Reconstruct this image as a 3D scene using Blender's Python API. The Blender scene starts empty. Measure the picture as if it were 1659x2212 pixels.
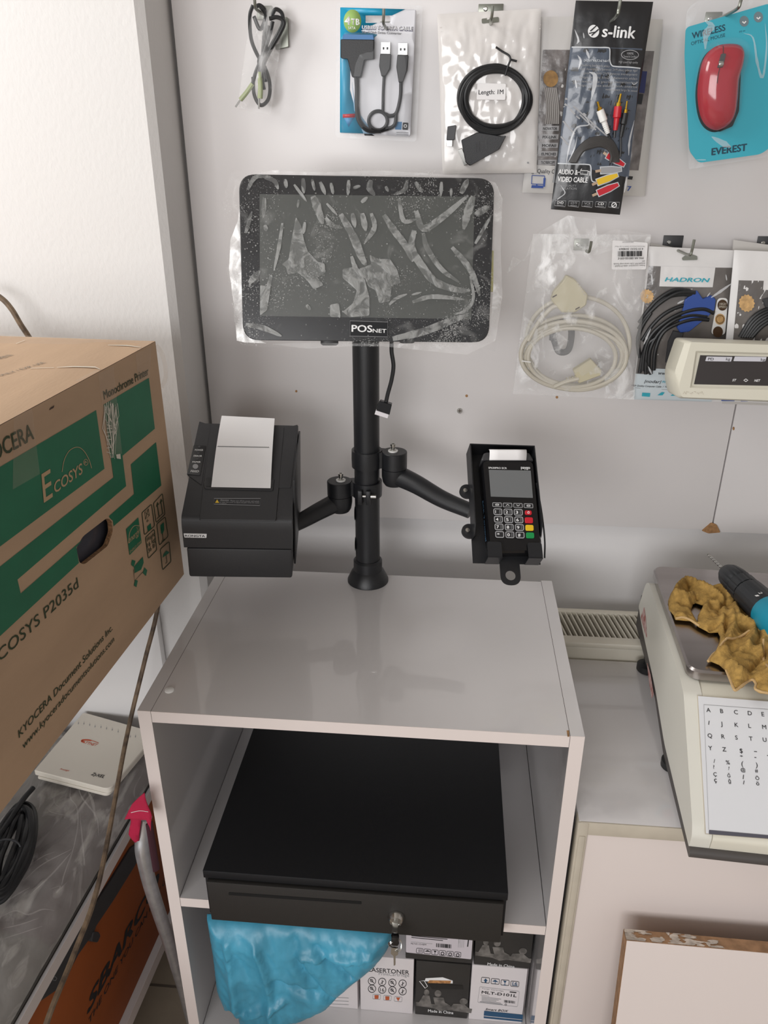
import bpy, bmesh, math, random
from mathutils import Vector as V, Matrix as Mx, noise as NZ
from mathutils.geometry import delaunay_2d_cdt
random.seed(7)
SC = bpy.context.scene
COL = SC.collection
R = math.radians
YB = .50      # face of the white wall boards
YW = .52      # plaster wall behind them

# ---------------------------------------------------------------- camera
F = 1690.0
PITCH, YAW = R(24.808), R(5.057)
CAM = V((.3807, -.7615, 1.5427))
cd = bpy.data.cameras.new('camera')
cam = bpy.data.objects.new('camera', cd)
COL.objects.link(cam)
cam.location = CAM
cam.rotation_euler = (math.pi/2-PITCH, 0, YAW)
cd.sensor_fit = 'VERTICAL'
cd.sensor_height = 24
cd.lens = 24*F/2212
cd.clip_start = .01
SC.camera = cam

# ---------------------------------------------------------------- world, lights, exposure
SC.view_settings.view_transform = 'Standard'
SC.view_settings.look = 'None'
SC.view_settings.gamma = 1
SC.view_settings.exposure = -0.12
w = bpy.data.worlds.new('daylight')
SC.world = w
w.use_nodes = True
bg = w.node_tree.nodes['Background']
bg.inputs[0].default_value = (.985, .985, 1.0, 1)
bg.inputs[1].default_value = .56

def area(name, loc, target, sx, sy, power, col=(1, 1, 1)):
    d = bpy.data.lights.new(name, 'AREA')
    d.shape = 'RECTANGLE'; d.size = sx; d.size_y = sy; d.energy = power; d.color = col
    o = bpy.data.objects.new(name, d); COL.objects.link(o)
    o.location = loc
    o.rotation_euler = (V(target)-V(loc)).to_track_quat('-Z', 'Y').to_euler()
    return o
area('daylight_left', (-1.3, -.30, 2.4), (-.15, .05, 1.2), .9, .9, 27, (1, .99, .97))
area('daylight_front', (-.7, -3.1, 1.55), (.3, .4, 1.15), 2.4, 1.1, 66, (1, .99, .99))

# ---------------------------------------------------------------- survey helpers (pixel -> point on a real plane)
FW = V((-math.sin(YAW)*math.cos(PITCH), math.cos(YAW)*math.cos(PITCH), -math.sin(PITCH)))
RT = V((math.cos(YAW), math.sin(YAW), 0))
UP = RT.cross(FW)
def ray(px, py):
    return FW + RT*((px-829.5)/F) - UP*((py-1106)/F)
def at(px, py, ax, val):
    """point on the world plane <ax>=val (ax 0,1,2) seen in direction px,py"""
    d = ray(px, py); return CAM + d*((val-CAM[ax])/d[ax])
def crop(ox, oy, s):
    return lambda x, y: (ox+x*s, oy+y*s)

class PL:
    """plane frame: u, v in the plane, n out of it; f(u,v) = relief"""
    def __init__(s, M, f=None):
        s.M = M; s.I = M.inverted(); s.f = f
    def uv(s, p):
        o = s.I @ CAM; d = s.I.to_3x3() @ ray(*p)
        t = -o.z/d.z; q = o+d*t
        return (q.x, q.y)
    def P(s, u, v, e=0):
        return s.M @ V((u, v, (s.f(u, v) if s.f else 0)+e))
    def px(s, p, e=0):
        return s.P(*s.uv(p), e)
def frame(o, ux, vx):
    ux = V(ux).normalized(); vx = V(vx).normalized(); n = ux.cross(vx)
    return Mx(((ux.x, vx.x, n.x, o[0]), (ux.y, vx.y, n.y, o[1]), (ux.z, vx.z, n.z, o[2]), (0, 0, 0, 1)))
def PY(y): return PL(frame((0, y, 0), (1, 0, 0), (0, 0, 1)))          # faces the viewer (-y)
def PZ(z): return PL(frame((0, 0, z), (1, 0, 0), (0, 1, 0)))          # faces up

# ---------------------------------------------------------------- materials
def lin(h):
    h = h.lstrip('#'); o = []
    for i in (0, 2, 4):
        c = int(h[i:i+2], 16)/255
        o.append(c/12.92 if c <= .04045 else ((c+.055)/1.055)**2.4)
    return (*o, 1)
def setp(b, k, v):
    if k in b.inputs: b.inputs[k].default_value = v
def mat(name, col, rough=.5, metal=0, spec=.5, var=0, vs=30, bump=0, bs=200, trans=0, coat=0, stretch=None, var2=None):
    m = bpy.data.materials.new(name); m.use_nodes = True
    nt = m.node_tree; b = nt.nodes['Principled BSDF']
    c = lin(col)
    b.inputs['Base Color'].default_value = c
    b.inputs['Roughness'].default_value = rough
    b.inputs['Metallic'].default_value = metal
    setp(b, 'Specular IOR Level', spec); setp(b, 'Transmission Weight', trans); setp(b, 'Coat Weight', coat)
    if var or bump:
        tc = nt.nodes.new('ShaderNodeTexCoord'); mp = nt.nodes.new('ShaderNodeMapping')
        nt.links.new(tc.outputs['Object'], mp.inputs[0])
        if stretch: mp.inputs['Scale'].default_value = stretch
    if var:
        n = nt.nodes.new('ShaderNodeTexNoise'); n.inputs['Scale'].default_value = vs; n.inputs['Detail'].default_value = 6
        r = nt.nodes.new('ShaderNodeValToRGB')
        d = lin(var2) if var2 else tuple(x*(1-var) for x in c[:3])+(1,)
        r.color_ramp.elements[0].color = d; r.color_ramp.elements[1].color = c if var2 else tuple(min(1, x*(1+var*.5)) for x in c[:3])+(1,)
        r.color_ramp.elements[0].position = .35; r.color_ramp.elements[1].position = .65
        nt.links.new(mp.outputs[0], n.inputs['Vector']); nt.links.new(n.outputs['Fac'], r.inputs[0]); nt.links.new(r.outputs[0], b.inputs['Base Color'])
    if bump:
        n2 = nt.nodes.new('ShaderNodeTexNoise'); n2.inputs['Scale'].default_value = bs; n2.inputs['Detail'].default_value = 4
        bp = nt.nodes.new('ShaderNodeBump'); bp.inputs['Strength'].default_value = bump; bp.inputs['Distance'].default_value = .002
        nt.links.new(mp.outputs[0], n2.inputs['Vector']); nt.links.new(n2.outputs['Fac'], bp.inputs['Height']); nt.links.new(bp.outputs[0], b.inputs['Normal'])
    return m
def film(name, col='#ffffff', base=.08, streak=.5, scale=40, thr=.56, rough=.18, stretch=(1, 1, 1), tint='#ffffff', speck=0):
    """clear plastic: transparent sheet with glossy, milky creases"""
    m = bpy.data.materials.new(name); m.use_nodes = True
    nt = m.node_tree; b = nt.nodes['Principled BSDF']; out = nt.nodes['Material Output']
    b.inputs['Base Color'].default_value = lin(col); b.inputs['Roughness'].default_value = rough
    tr = nt.nodes.new('ShaderNodeBsdfTransparent'); tr.inputs[0].default_value = lin(tint)
    mix = nt.nodes.new('ShaderNodeMixShader')
    tc = nt.nodes.new('ShaderNodeTexCoord'); mp = nt.nodes.new('ShaderNodeMapping'); mp.inputs['Scale'].default_value = stretch
    n = nt.nodes.new('ShaderNodeTexNoise'); n.inputs['Scale'].default_value = scale; n.inputs['Detail'].default_value = 5; n.inputs['Distortion'].default_value = 1.2
    mr = nt.nodes.new('ShaderNodeMapRange'); mr.inputs[1].default_value = thr; mr.inputs[2].default_value = thr+.14
    mr.inputs[3].default_value = base; mr.inputs[4].default_value = base+streak
    bp = nt.nodes.new('ShaderNodeBump'); bp.inputs['Strength'].default_value = .6; bp.inputs['Distance'].default_value = .004
    L = nt.links.new
    L(tc.outputs['Object'], mp.inputs[0]); L(mp.outputs[0], n.inputs['Vector']); L(n.outputs['Fac'], mr.inputs[0])
    L(n.outputs['Fac'], bp.inputs['Height']); L(bp.outputs[0], b.inputs['Normal'])
    fac = mr.outputs[0]
    if speck:        # fine unstuck dots, in patches
        na = nt.nodes.new('ShaderNodeTexNoise'); na.inputs['Scale'].default_value = 620; na.inputs['Detail'].default_value = 1
        nb = nt.nodes.new('ShaderNodeTexNoise'); nb.inputs['Scale'].default_value = 14; nb.inputs['Detail'].default_value = 4
        L(tc.outputs['Object'], na.inputs['Vector']); L(tc.outputs['Object'], nb.inputs['Vector'])
        ad = nt.nodes.new('ShaderNodeMath'); ad.operation = 'MULTIPLY_ADD'; ad.inputs[1].default_value = .75; L(nb.outputs['Fac'], ad.inputs[0]); L(na.outputs['Fac'], ad.inputs[2])
        ms_ = nt.nodes.new('ShaderNodeMapRange'); ms_.inputs[1].default_value = 1.06; ms_.inputs[2].default_value = 1.11; ms_.inputs[3].default_value = 0; ms_.inputs[4].default_value = speck
        L(ad.outputs[0], ms_.inputs[0]); mx = nt.nodes.new('ShaderNodeMath'); mx.operation = 'MAXIMUM'; L(fac, mx.inputs[0]); L(ms_.outputs[0], mx.inputs[1]); fac = mx.outputs[0]
    L(fac, mix.inputs[0]); L(tr.outputs[0], mix.inputs[1]); L(b.outputs[0], mix.inputs[2]); L(mix.outputs[0], out.inputs[0])
    return m
def veil(name, col, alpha, rough=.35):
    m = bpy.data.materials.new(name); m.use_nodes = True
    nt = m.node_tree; b = nt.nodes['Principled BSDF']; out = nt.nodes['Material Output']
    b.inputs['Base Color'].default_value = lin(col); b.inputs['Roughness'].default_value = rough
    tr = nt.nodes.new('ShaderNodeBsdfTransparent'); mix = nt.nodes.new('ShaderNodeMixShader'); mix.inputs[0].default_value = alpha
    nt.links.new(tr.outputs[0], mix.inputs[1]); nt.links.new(b.outputs[0], mix.inputs[2]); nt.links.new(mix.outputs[0], out.inputs[0])
    return m

m_board = mat('white_melamine_board', '#ddd9d8', .28, var=.03, vs=3)
m_plaster = mat('painted_plaster', '#e2e0e0', .75, bump=.10, bs=220)
m_pillar = mat('rough_white_paint', '#dfdddb', .8, bump=.22, bs=170, stretch=(1, 1, .6))
m_tile = mat('beige_floor_tile', '#a89a88', .4, var=.15, vs=8)
m_grout = mat('tile_grout', '#6b6055', .9)
m_mel = mat('white_melamine', '#d8d5d5', .2, var=.02, vs=4, coat=1)
m_edge = mat('white_edge_band', '#e3d8d3', .4)
m_seam = mat('dark_seam', '#4a3c34', .9)
m_chip = mat('bare_chipboard', '#a27a52', .9, var=.3, vs=200)
m_beige = mat('beige_edge_trim', '#bdb4a4', .4, var=.06, vs=30)
m_black = mat('black_plastic', '#232325', .45, bump=.12, bs=900)
m_blackm = mat('black_powder_coat', '#1c1d20', .38, bump=.15, bs=1400)
m_gblack = mat('gloss_black', '#131315', .15)
m_dgrey = mat('dark_grey_plastic', '#39393b', .5)
m_rubber = mat('black_cable_rubber', '#1d1e20', .42)
m_steel = mat('bright_steel', '#c9c8c4', .22, metal=1)
m_hook = mat('zinc_hook', '#8f9188', .35, metal=.85)
m_white = mat('white_plastic', '#ecebe8', .4)
m_paper = mat('white_paper', '#eceaea', .8)
m_print = mat('white_print', '#e9e9e9', .5)
m_grey = mat('grey_print', '#9a9a9c', .5)
m_ink = mat('black_print', '#232326', .6)
m_red = mat('red_plastic', '#c01f2d', .35)
m_yel = mat('yellow_plastic', '#e0b820', .4)
m_grn = mat('green_plastic', '#178a48', .4)
m_gold = mat('gold_plated', '#d9b040', .2, metal=1)
m_cart = mat('brown_cardboard', '#b6997d', .85, var=.1, vs=14, bump=.1, bs=300, stretch=(1, .2, 1))
m_cgreen = mat('green_carton_print', '#1f6b4c', .6, var=.08, vs=20)
m_cink = mat('dark_green_carton_ink', '#343f28', .8)
m_tape = veil('packing_tape', '#d9c7b4', .12, .12)
m_strand_glint = mat('tape_strands_and_glints', '#d5d0c2', .6)
m_film = film('clear_film', base=.10, streak=.45, scale=38, thr=.58)
m_film2 = film('crinkled_film', base=.11, streak=.42, scale=30, thr=.52, stretch=(1, 1, .45))
m_teal = mat('teal_card', '#3aa7ba', .35)
m_blueprint = mat('cyan_blue_card', '#1e9cc4', .35)

# ---------------------------------------------------------------- mesh builder
ORG = {}
class MB:
    def __init__(s): s.v = []; s.f = []; s.k = []; s.mats = []; s.T = None; s.lay = 0
    def up(s): s.lay += 4e-6; return s.lay
    def mi(s, m):
        if m not in s.mats: s.mats.append(m)
        return s.mats.index(m)
    def add(s, vs, fs, m):
        b = len(s.v); k = s.mi(m)
        s.v += [(s.T @ V(p)) if s.T else V(p) for p in vs]
        for f in fs: s.f.append([b+i for i in f]); s.k.append(k)
        return s
    def bm(s, bm, m, T=None):
        bm.verts.index_update()
        s.add([(T @ v.co if T else v.co) for v in bm.verts], [[v.index for v in f.verts] for f in bm.faces], m); bm.free(); return s
    def box(s, a, b, m, bev=0, T=None, seg=2):
        bm = bmesh.new(); bmesh.ops.create_cube(bm, size=1)
        for v in bm.verts: v.co = V([a[i]+(b[i]-a[i])*(v.co[i]+.5) for i in range(3)])
        if bev: bmesh.ops.bevel(bm, geom=bm.edges[:], offset=bev, segments=seg, profile=.5, affect='EDGES', clamp_overlap=True)
        return s.bm(bm, m, T)
    def prism(s, pts, e0, e1, m, P=lambda u, v, e: V((u, v, e)), bev=0):
        """polygon in the uv plane, given depth e0..e1"""
        a = sum(pts[i][0]*pts[(i+1) % len(pts)][1]-pts[(i+1) % len(pts)][0]*pts[i][1] for i in range(len(pts)))
        if a < 0: pts = pts[::-1]
        n = len(pts); vs = [P(u, v, e0) for u, v in pts]
        if bev:
            cx = sum(p[0] for p in pts)/n; cy = sum(p[1] for p in pts)/n
            ins = []
            for u, v in pts:
                d = math.hypot(u-cx, v-cy) or 1; k = 1-bev/d; ins.append((cx+(u-cx)*k, cy+(v-cy)*k))
            vs += [P(u, v, e1-bev) for u, v in pts]+[P(u, v, e1) for u, v in ins]
            fs = [list(range(n))[::-1], [2*n+i for i in range(n)]]
            for r in (0, n): fs += [[r+i, r+(i+1) % n, r+n+(i+1) % n, r+n+i] for i in range(n)]
        else:
            vs += [P(u, v, e1) for u, v in pts]
            fs = [list(range(n))[::-1], [n+i for i in range(n)]]+[[i, (i+1) % n, n+(i+1) % n, n+i] for i in range(n)]
        return s.add(vs, fs, m)
    def tube(s, pts, r, m, n=10, closed=False, caps=True, flat=1):
        pts = [V(p) for p in pts]; N = len(pts); vs = []; up = None
        for i, p in enumerate(pts):
            a = pts[(i-1) % N] if (closed or i > 0) else p
            b = pts[(i+1) % N] if (closed or i < N-1) else p
            t = (b-a).normalized() if (b-a).length > 1e-9 else V((0, 0, 1))
            if up is None: up = t.orthogonal().normalized()
            up = (up-t*up.dot(t)); up = up.normalized() if up.length > 1e-6 else t.orthogonal().normalized()
            w_ = t.cross(up); rr = r[i] if isinstance(r, (list, tuple)) else r
            for k in range(n):
                an = 2*math.pi*k/n; vs.append(p+up*(rr*math.cos(an))+w_*(rr*flat*math.sin(an)))
        fs = []
        for i in range(N if closed else N-1):
            j = (i+1) % N
            fs += [[i*n+k, i*n+(k+1) % n, j*n+(k+1) % n, j*n+k] for k in range(n)]
        if caps and not closed: fs += [list(range(n))[::-1], [(N-1)*n+k for k in range(n)]]
        return s.add(vs, fs, m)
    def lathe(s, prof, m, n=32, T=None, rib=None):
        vs = []; fs = []
        for r, z in prof:
            for k in range(n):
                a = 2*math.pi*k/n; q = r*(rib(a, z) if rib else 1); p = V((q*math.cos(a), q*math.sin(a), z)); vs.append(T @ p if T else p)
        for i in range(len(prof)-1):
            fs += [[i*n+k, i*n+(k+1) % n, (i+1)*n+(k+1) % n, (i+1)*n+k] for k in range(n)]
        fs += [list(range(n))[::-1], [(len(prof)-1)*n+k for k in range(n)]]
        return s.add(vs, fs, m)
    def grid(s, fn, nu, nv, m, cu=False):
        vs = [fn(i/nu, j/nv) for j in range(nv+1) for i in range(nu+1)]
        return s.add(vs, [[j*(nu+1)+i, j*(nu+1)+i+1, (j+1)*(nu+1)+i+1, (j+1)*(nu+1)+i] for j in range(nv) for i in range(nu)], m)
    def sheet(s, P, outline, holes, sp, m, seed=1, edge=None):
        """triangulated sheet of a free outline; P(u,v) gives the 3D point"""
        rnd = random.Random(seed)
        def dens(pl):
            o = []
            for i in range(len(pl)):
                a, b = V(pl[i]), V(pl[(i+1) % len(pl)]); k = max(1, int((b-a).length/sp))
                o += [a.lerp(b, j/k) for j in range(k)]
            return o
        vs = []; faces = []
        for pl in [outline]+holes:
            d = dens(pl); faces.append(list(range(len(vs), len(vs)+len(d)))); vs += d
        us = [p[0] for p in outline]; ws = [p[1] for p in outline]
        u = min(us)+sp*.5
        while u < max(us):
            q = min(ws)+sp*.5
            while q < max(ws):
                p = V((u+rnd.uniform(-.3, .3)*sp, q+rnd.uniform(-.3, .3)*sp))
                if inside(p, outline) and not any(inside(p, h) for h in holes): vs.append(p)
                q += sp
            u += sp
        ov, oe, of, *_ = delaunay_2d_cdt([V(p) for p in vs], [], faces, 2 if holes else 1, 1e-7)
        return s.add([P(p.x, p.y) for p in ov], [list(f) for f in of], m)
    def plate(s, outline, holes, e0, e1, m, sp=.01):
        n = len(outline)
        s.sheet(lambda u, v: V((u, v, e1)), outline, holes, sp, m); s.sheet(lambda u, v: V((u, v, e0)), outline, holes, sp, m)
        for pl in [outline]+holes:
            n = len(pl); s.add([V((u, v, e0)) for u, v in pl]+[V((u, v, e1)) for u, v in pl], [[i, (i+1) % n, n+(i+1) % n, n+i] for i in range(n)], m)
        return s
    # ---- prints and flat drawing on a plane, traced in picture coordinates
    def poly(s, pl, pts, e, m):
        e += s.up(); q = [pl.uv(p) for p in pts]
        a = sum(q[i][0]*q[(i+1) % len(q)][1]-q[(i+1) % len(q)][0]*q[i][1] for i in range(len(q)))
        if a < 0: q = q[::-1]
        return s.add([pl.P(u, v, e) for u, v in q], [list(range(len(q)))], m)
    def slab(s, pl, pts, e0, e1, m, bev=0):
        return s.prism([pl.uv(p) for p in pts], e0, e1, m, pl.P, bev)
    def line(s, pl, pts, wpx, e, m, closed=False):
        e += s.up(); pts = [V(p) for p in pts]
        if closed: pts = pts+[pts[0]]
        n = len(pts); L = []; Rr = []
        for i, p in enumerate(pts):
            a = pts[i-1] if i else (pts[-2] if closed else p); b = pts[i+1] if i < n-1 else (pts[1] if closed else p)
            t = (b-a); t = t.normalized() if t.length > 1e-6 else V((1, 0)); nn = V((-t.y, t.x))
            w_ = (wpx[i] if isinstance(wpx, (list, tuple)) else wpx)/2
            L.append(p+nn*w_); Rr.append(p-nn*w_)
        vs = [pl.px(tuple(p), e) for p in L]+[pl.px(tuple(p), e) for p in Rr]
        return s.add(vs, [[i, i+1, n+i+1, n+i] for i in range(n-1)], m)
    def ring(s, pl, c, r, w, e, m, ry=None):
        return s.line(pl, ell(c, r, ry or r, 28), w, e, m, True)
    def text(s, pl, t, p0, p1, p2, e, m, bold=0, shear=0, flip=False, nat=False):
        e += s.up(); vs, fs = glyphs(t, bold, shear); n4 = len(vs)//4+1 if bold else 10**9
        if bold: n4 = len(vs)//4
        u0 = V(pl.uv(p0)); u1 = V(pl.uv(p1)); u2 = V(pl.uv(p2))
        ax = u1-u0; n = V((-ax.y, ax.x)).normalized(); h = n*(u2-u0).dot(n)
        x0 = min(v[0] for v in vs); x1 = max(v[0] for v in vs); y1 = max(v[1] for v in vs); y0 = 0
        if nat: ax = ax.normalized()*(h.length/y1*(x1-x0))
        q = []
        for x, y in vs:
            a = (x-x0)/(x1-x0)
            if flip: a = 1-a
            q.append(u0+ax*a+h*((y-y0)/(y1-y0)))
        return s.add([pl.P(p.x, p.y, e+1.5e-5*(i//n4)) for i, p in enumerate(q)], fs, m)
    def wire(s, pl, pts, r, e, m, n=8, closed=False, sub=6):
        es = e if isinstance(e, (list, tuple)) else [e]*len(pts)
        P3 = [pl.px(p, z) for p, z in zip(pts, es)]
        return s.tube(cr(P3, sub, closed), r, m, n, closed)
    def pouch(s, pl, quad, h, m, n=26, back=None, wr=.0012, seed=0):
        """closed pillow on quad TL,TR,BR,BL (picture coords); sets the plane's relief"""
        Q = [V(pl.uv(p)) for p in quad]
        us = [q.x for q in Q]; vs = [q.y for q in Q]
        iq = invq(Q)
        def f(u, v):
            a, b = iq(u, v); a = min(1, max(0, a)); b = min(1, max(0, b))
            k = max(0, 16*a*(1-a)*b*(1-b))**.45
            return h*k+wr*k*(NZ.noise(V((u*60+seed, v*25, seed)))+.6*NZ.noise(V((u*130+seed, v*90, 3))))
        pl.f = f
        def lp(a, b): return Q[3].lerp(Q[2], a).lerp(Q[0].lerp(Q[1], a), b)
        def front(a, b): p = lp(a, b); return pl.P(p.x, p.y, .0004)
        def bk(a, b): p = lp(1-a, b); return pl.M @ V((p.x, p.y, -.0008))
        s.grid(front, n, n, m); s.grid(bk, 2, 2, back or m)
        return lambda a, b: tuple(lp(a, b))
    def patch(s, pl, quad, e, m, n=10):
        n = max(n, 36); Q = [V(pl.uv(p)) for p in quad]
        def fn(a, b): p = Q[3].lerp(Q[2], a).lerp(Q[0].lerp(Q[1], a), b); return pl.P(p.x, p.y, e)
        return s.grid(fn, n, n, m)
    def build(s, name, parent=None, ang=35, solid=0):
        xs = s.v
        if parent is not None: o0 = ORG[parent.name]
        else:
            o0 = V(((min(p.x for p in xs)+max(p.x for p in xs))/2, (min(p.y for p in xs)+max(p.y for p in xs))/2, min(p.z for p in xs)))
        me = bpy.data.meshes.new(name)
        me.from_pydata([tuple(p-o0) for p in xs], [], s.f)
        for m in s.mats: me.materials.append(m)
        me.polygons.foreach_set('material_index', s.k)
        me.polygons.foreach_set('use_smooth', [True]*len(s.f))
        me.update()
        me.set_sharp_from_angle(angle=R(ang))
        o = bpy.data.objects.new(name, me); COL.objects.link(o)
        if parent is not None: o.parent = parent
        else: o.location = o0
        ORG[o.name] = o0
        if solid:
            md = o.modifiers.new('thickness', 'SOLIDIFY'); md.thickness = solid; md.offset = 0
        return o
def inside(p, poly):
    c = False; n = len(poly); j = n-1
    for i in range(n):
        a, b = poly[i], poly[j]
        if (a[1] > p[1]) != (b[1] > p[1]) and p[0] < (b[0]-a[0])*(p[1]-a[1])/(b[1]-a[1])+a[0]: c = not c
        j = i
    return c
def segd(p, a, b):
    ab = b-a; t = max(0, min(1, (p-a).dot(ab)/max(1e-12, ab.dot(ab)))); return (p-a-ab*t).length
def pld(p, pl): return min(segd(p, pl[i], pl[i+1]) for i in range(len(pl)-1))
def invq(Q):
    A, B, C, D = Q[3], Q[2], Q[1], Q[0]     # BL BR TR TL
    def g(u, v):
        a = b = .5; p = V((u, v))
        for _ in range(5):
            r = A*(1-a)*(1-b)+B*a*(1-b)+C*a*b+D*(1-a)*b-p
            da = (B-A)*(1-b)+(C-D)*b; db = (D-A)*(1-a)+(C-B)*a
            det = da.x*db.y-da.y*db.x
            if abs(det) < 1e-14: break
            a -= (r.x*db.y-r.y*db.x)/det; b -= (da.x*r.y-da.y*r.x)/det
        return a, b
    return g
def ell(c, rx, ry, n=28, a0=0, a1=2*math.pi):
    full = abs(a1-a0-2*math.pi) < 1e-6
    return [(c[0]+rx*math.cos(a0+(a1-a0)*k/(n if full else n-1)), c[1]+ry*math.sin(a0+(a1-a0)*k/(n if full else n-1))) for k in range(n)]
def rnd(pts, r, n=5):
    """round the corners of a polygon"""
    o = []; N = len(pts)
    for i in range(N):
        p = V(pts[i]); a = V(pts[i-1]); b = V(pts[(i+1) % N]); rr = r[i] if isinstance(r, (list, tuple)) else r
        rr = min(rr, (a-p).length*.49, (b-p).length*.49)
        q0 = p+(a-p).normalized()*rr; q1 = p+(b-p).normalized()*rr
        for k in range(n+1):
            t = k/n; o.append(tuple(q0*(1-t)**2+p*2*t*(1-t)+q1*t*t))
    return o
def rect(x0, y0, x1, y1): return [(x0, y0), (x1, y0), (x1, y1), (x0, y1)]
def cr(pts, n=6, closed=False):
    pts = [V(p) for p in pts]; N = len(pts); o = []
    for i in range(N if closed else N-1):
        p1 = pts[i]; p2 = pts[(i+1) % N]
        p0 = pts[i-1] if (closed or i) else p1*2-p2
        p3 = pts[(i+2) % N] if (closed or i < N-2) else p2*2-p1
        for k in range(n):
            t = k/n
            o.append(.5*((2*p1)+(p2-p0)*t+(2*p0-5*p1+4*p2-p3)*t*t+(3*p1-p0-3*p2+p3)*t**3))
    if not closed: o.append(pts[-1])
    return o
_gl = {}
def glyphs(t, bold, shear):
    k = (t, bold, shear)
    if k not in _gl:
        c = bpy.data.curves.new('lettering', 'FONT'); c.body = t; c.size = 1; c.shear = shear; c.resolution_u = 3
        o = bpy.data.objects.new('lettering', c)
        me = bpy.data.meshes.new_from_object(o)
        vs = [(v.co.x, v.co.y) for v in me.vertices]; fs = [list(p.vertices) for p in me.polygons]
        if bold:
            n = len(vs); d = bold*.8; of = [(-d, 0), (d, 0), (0, -d*.7), (0, d*.7)]
            fs = [[i+n*j for i in f] for j in range(4) for f in fs]; vs = [(x+a, y+b) for a, b in of for x, y in vs]
        _gl[k] = (vs, fs)
        bpy.data.objects.remove(o); bpy.data.curves.remove(c); bpy.data.meshes.remove(me)
    return _gl[k]

def thing(name, label, cat, loc, group=None):
    o = bpy.data.objects.new(name, None); COL.objects.link(o)
    o.location = loc; o.empty_display_size = .02; ORG[o.name] = V(loc)
    return tag(o, label, cat, group)
def tag(o, label, cat, group=None):
    o['label'] = label; o['category'] = cat
    if group: o['group'] = group
    return o
def struct(mb, name):
    o = mb.build(name); o['kind'] = 'structure'; return o

# ================================================================ the setting
b = MB(); b.box((-2.6, -3.2, -.05), (2.2, YW, 0), m_tile)
for gx in (-.62, -.29, .04, .37, .7, 1.03): b.box((gx-.002, -3.2, 0), (gx+.002, YW, .0006), m_grout)
for gy in (.235, -.095, -.425, -.755, -1.085): b.box((-2.6, gy-.0025, 0), (2.2, gy+.0025, .0006), m_grout)
struct(b, 'floor')
b = MB(); b.box((-2.6, YW, -.05), (2.2, YW+.12, 2.75), m_plaster); struct(b, 'wall_back')
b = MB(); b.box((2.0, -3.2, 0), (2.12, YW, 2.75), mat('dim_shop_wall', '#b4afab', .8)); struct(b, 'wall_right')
b = MB(); b.box((-2.6, -3.2, 2.7), (2.2, YW+.12, 2.8), mat('grey_ceiling', '#b9b5b0', .9)); struct(b, 'ceiling')
b = MB()
b.prism([(-1.3, .40), (-.047, .40), (-.036, .409), (-.036, YW), (-1.3, YW)], 0, 2.7, m_pillar)
struct(b, 'wall_left')
# white boards screwed to the wall: seam between them, screws and holes
zb = at(1000, 1125, 1, YB).z; xs_ = at(1566, 1000, 1, YB).x
b = MB(); b.box((-.030, YB, zb), (xs_-.0012, YW, 2.62), m_board, .001)
pl = PY(YB)
for q, r_, mm in (((640, 845), 2.6, m_chip), ((1008, 855), 3, m_chip), ((1203, 858), 3, m_chip)):
    b.poly(pl, ell(q, r_, r_, 10), .0002, mm)
b.slab(pl, ell((993, 887), 6, 6, 14), 0, .0014, m_steel); b.line(pl, [(989, 887), (997, 887)], 1.5, .0016, m_seam); b.line(pl, [(993, 883), (993, 891)], 1.5, .0016, m_seam)
b.slab(pl, rnd([(1515, 1146), (1536, 1128), (1548, 1133), (1556, 1150), (1530, 1152)], 3), 0, .0008, m_chip)
struct(b, 'trim_1')
b = MB(); b.box((xs_+.0012, YB+.001, zb-.004), (1.9, YW, 2.62), m_board, .001)
b.poly(pl, ell((1585, 926), 2.5, 4, 8), -.0008, m_chip)
struct(b, 'trim_2')
b = MB(); b.box((xs_-.003, YB+.012, zb), (xs_+.003, YW, 2.62), m_seam); struct(b, 'trim_3')
b = MB(); b.box((-.9, -.45, .945), (-.06, .32, .9675), m_mel, .001); b.box((-.9, -.45, 0), (-.62, .32, .945), m_mel)
struct(b, 'trim_4')      # deep ledge the big carton rests on

# ================================================================ open white cabinet
W, D, ZT, ZS, t = .5568, .3786, .9, .5643, .0172
cab = thing('open_cabinet', 'open white cabinet standing in the middle, with the black pole screwed to its top', 'cabinet', (W/2, D/2, 0))
cab_label = cab
for x0 in (0, W-t):
    b = MB(); b.box((x0, .0006, 0), (x0+t, D, ZT), m_mel); b.box((x0, 0, 0), (x0+t, .0006, ZT), m_edge)
    b.build('side_panel', cab)
b = MB(); b.box((t+.0006, .0006, ZT-t), (W-t-.0006, D-.004, ZT-.0002), m_mel); b.box((t+.0006, 0, ZT-t), (W-t-.0006, .0006, ZT-.0002), m_edge)
b.box((t-.0001, .001, ZT-.004), (t+.0007, D-.004, ZT-.0004), m_seam); b.box((W-t-.0007, .001, ZT-.004), (W-t+.0001, D-.004, ZT-.0004), m_seam)
pl = PZ(ZT)
b.slab(pl, [(1224, 1578), (1229, 1578), (1230, 1591), (1226, 1591)], -.0004, .0002, m_chip)
b.build('top_board', cab)
p = at(366, 1491, 2, ZT)
b = MB(); b.lathe([(.0062, 0), (.0062, .0008), (.005, .0016), (.0001, .0018)], m_white, 24, Mx.Translation((p.x, p.y, ZT)) @ Mx.Rotation(R(4), 4, 'X'))
b.build('screw_cover_cap', cab)
for z in (ZS, .2545):
    b = MB(); b.box((t+.0006, .0006, z-t), (W-t-.0006, D-.006, z), m_mel); b.box((t+.0006, 0, z-t), (W-t-.0006, .0006, z), m_edge); b.build('shelf', cab)
b = MB(); b.box((t, D-.005, .06), (W-t, D-.002, ZT-t), m_mel); b.build('back_panel', cab)

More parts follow.
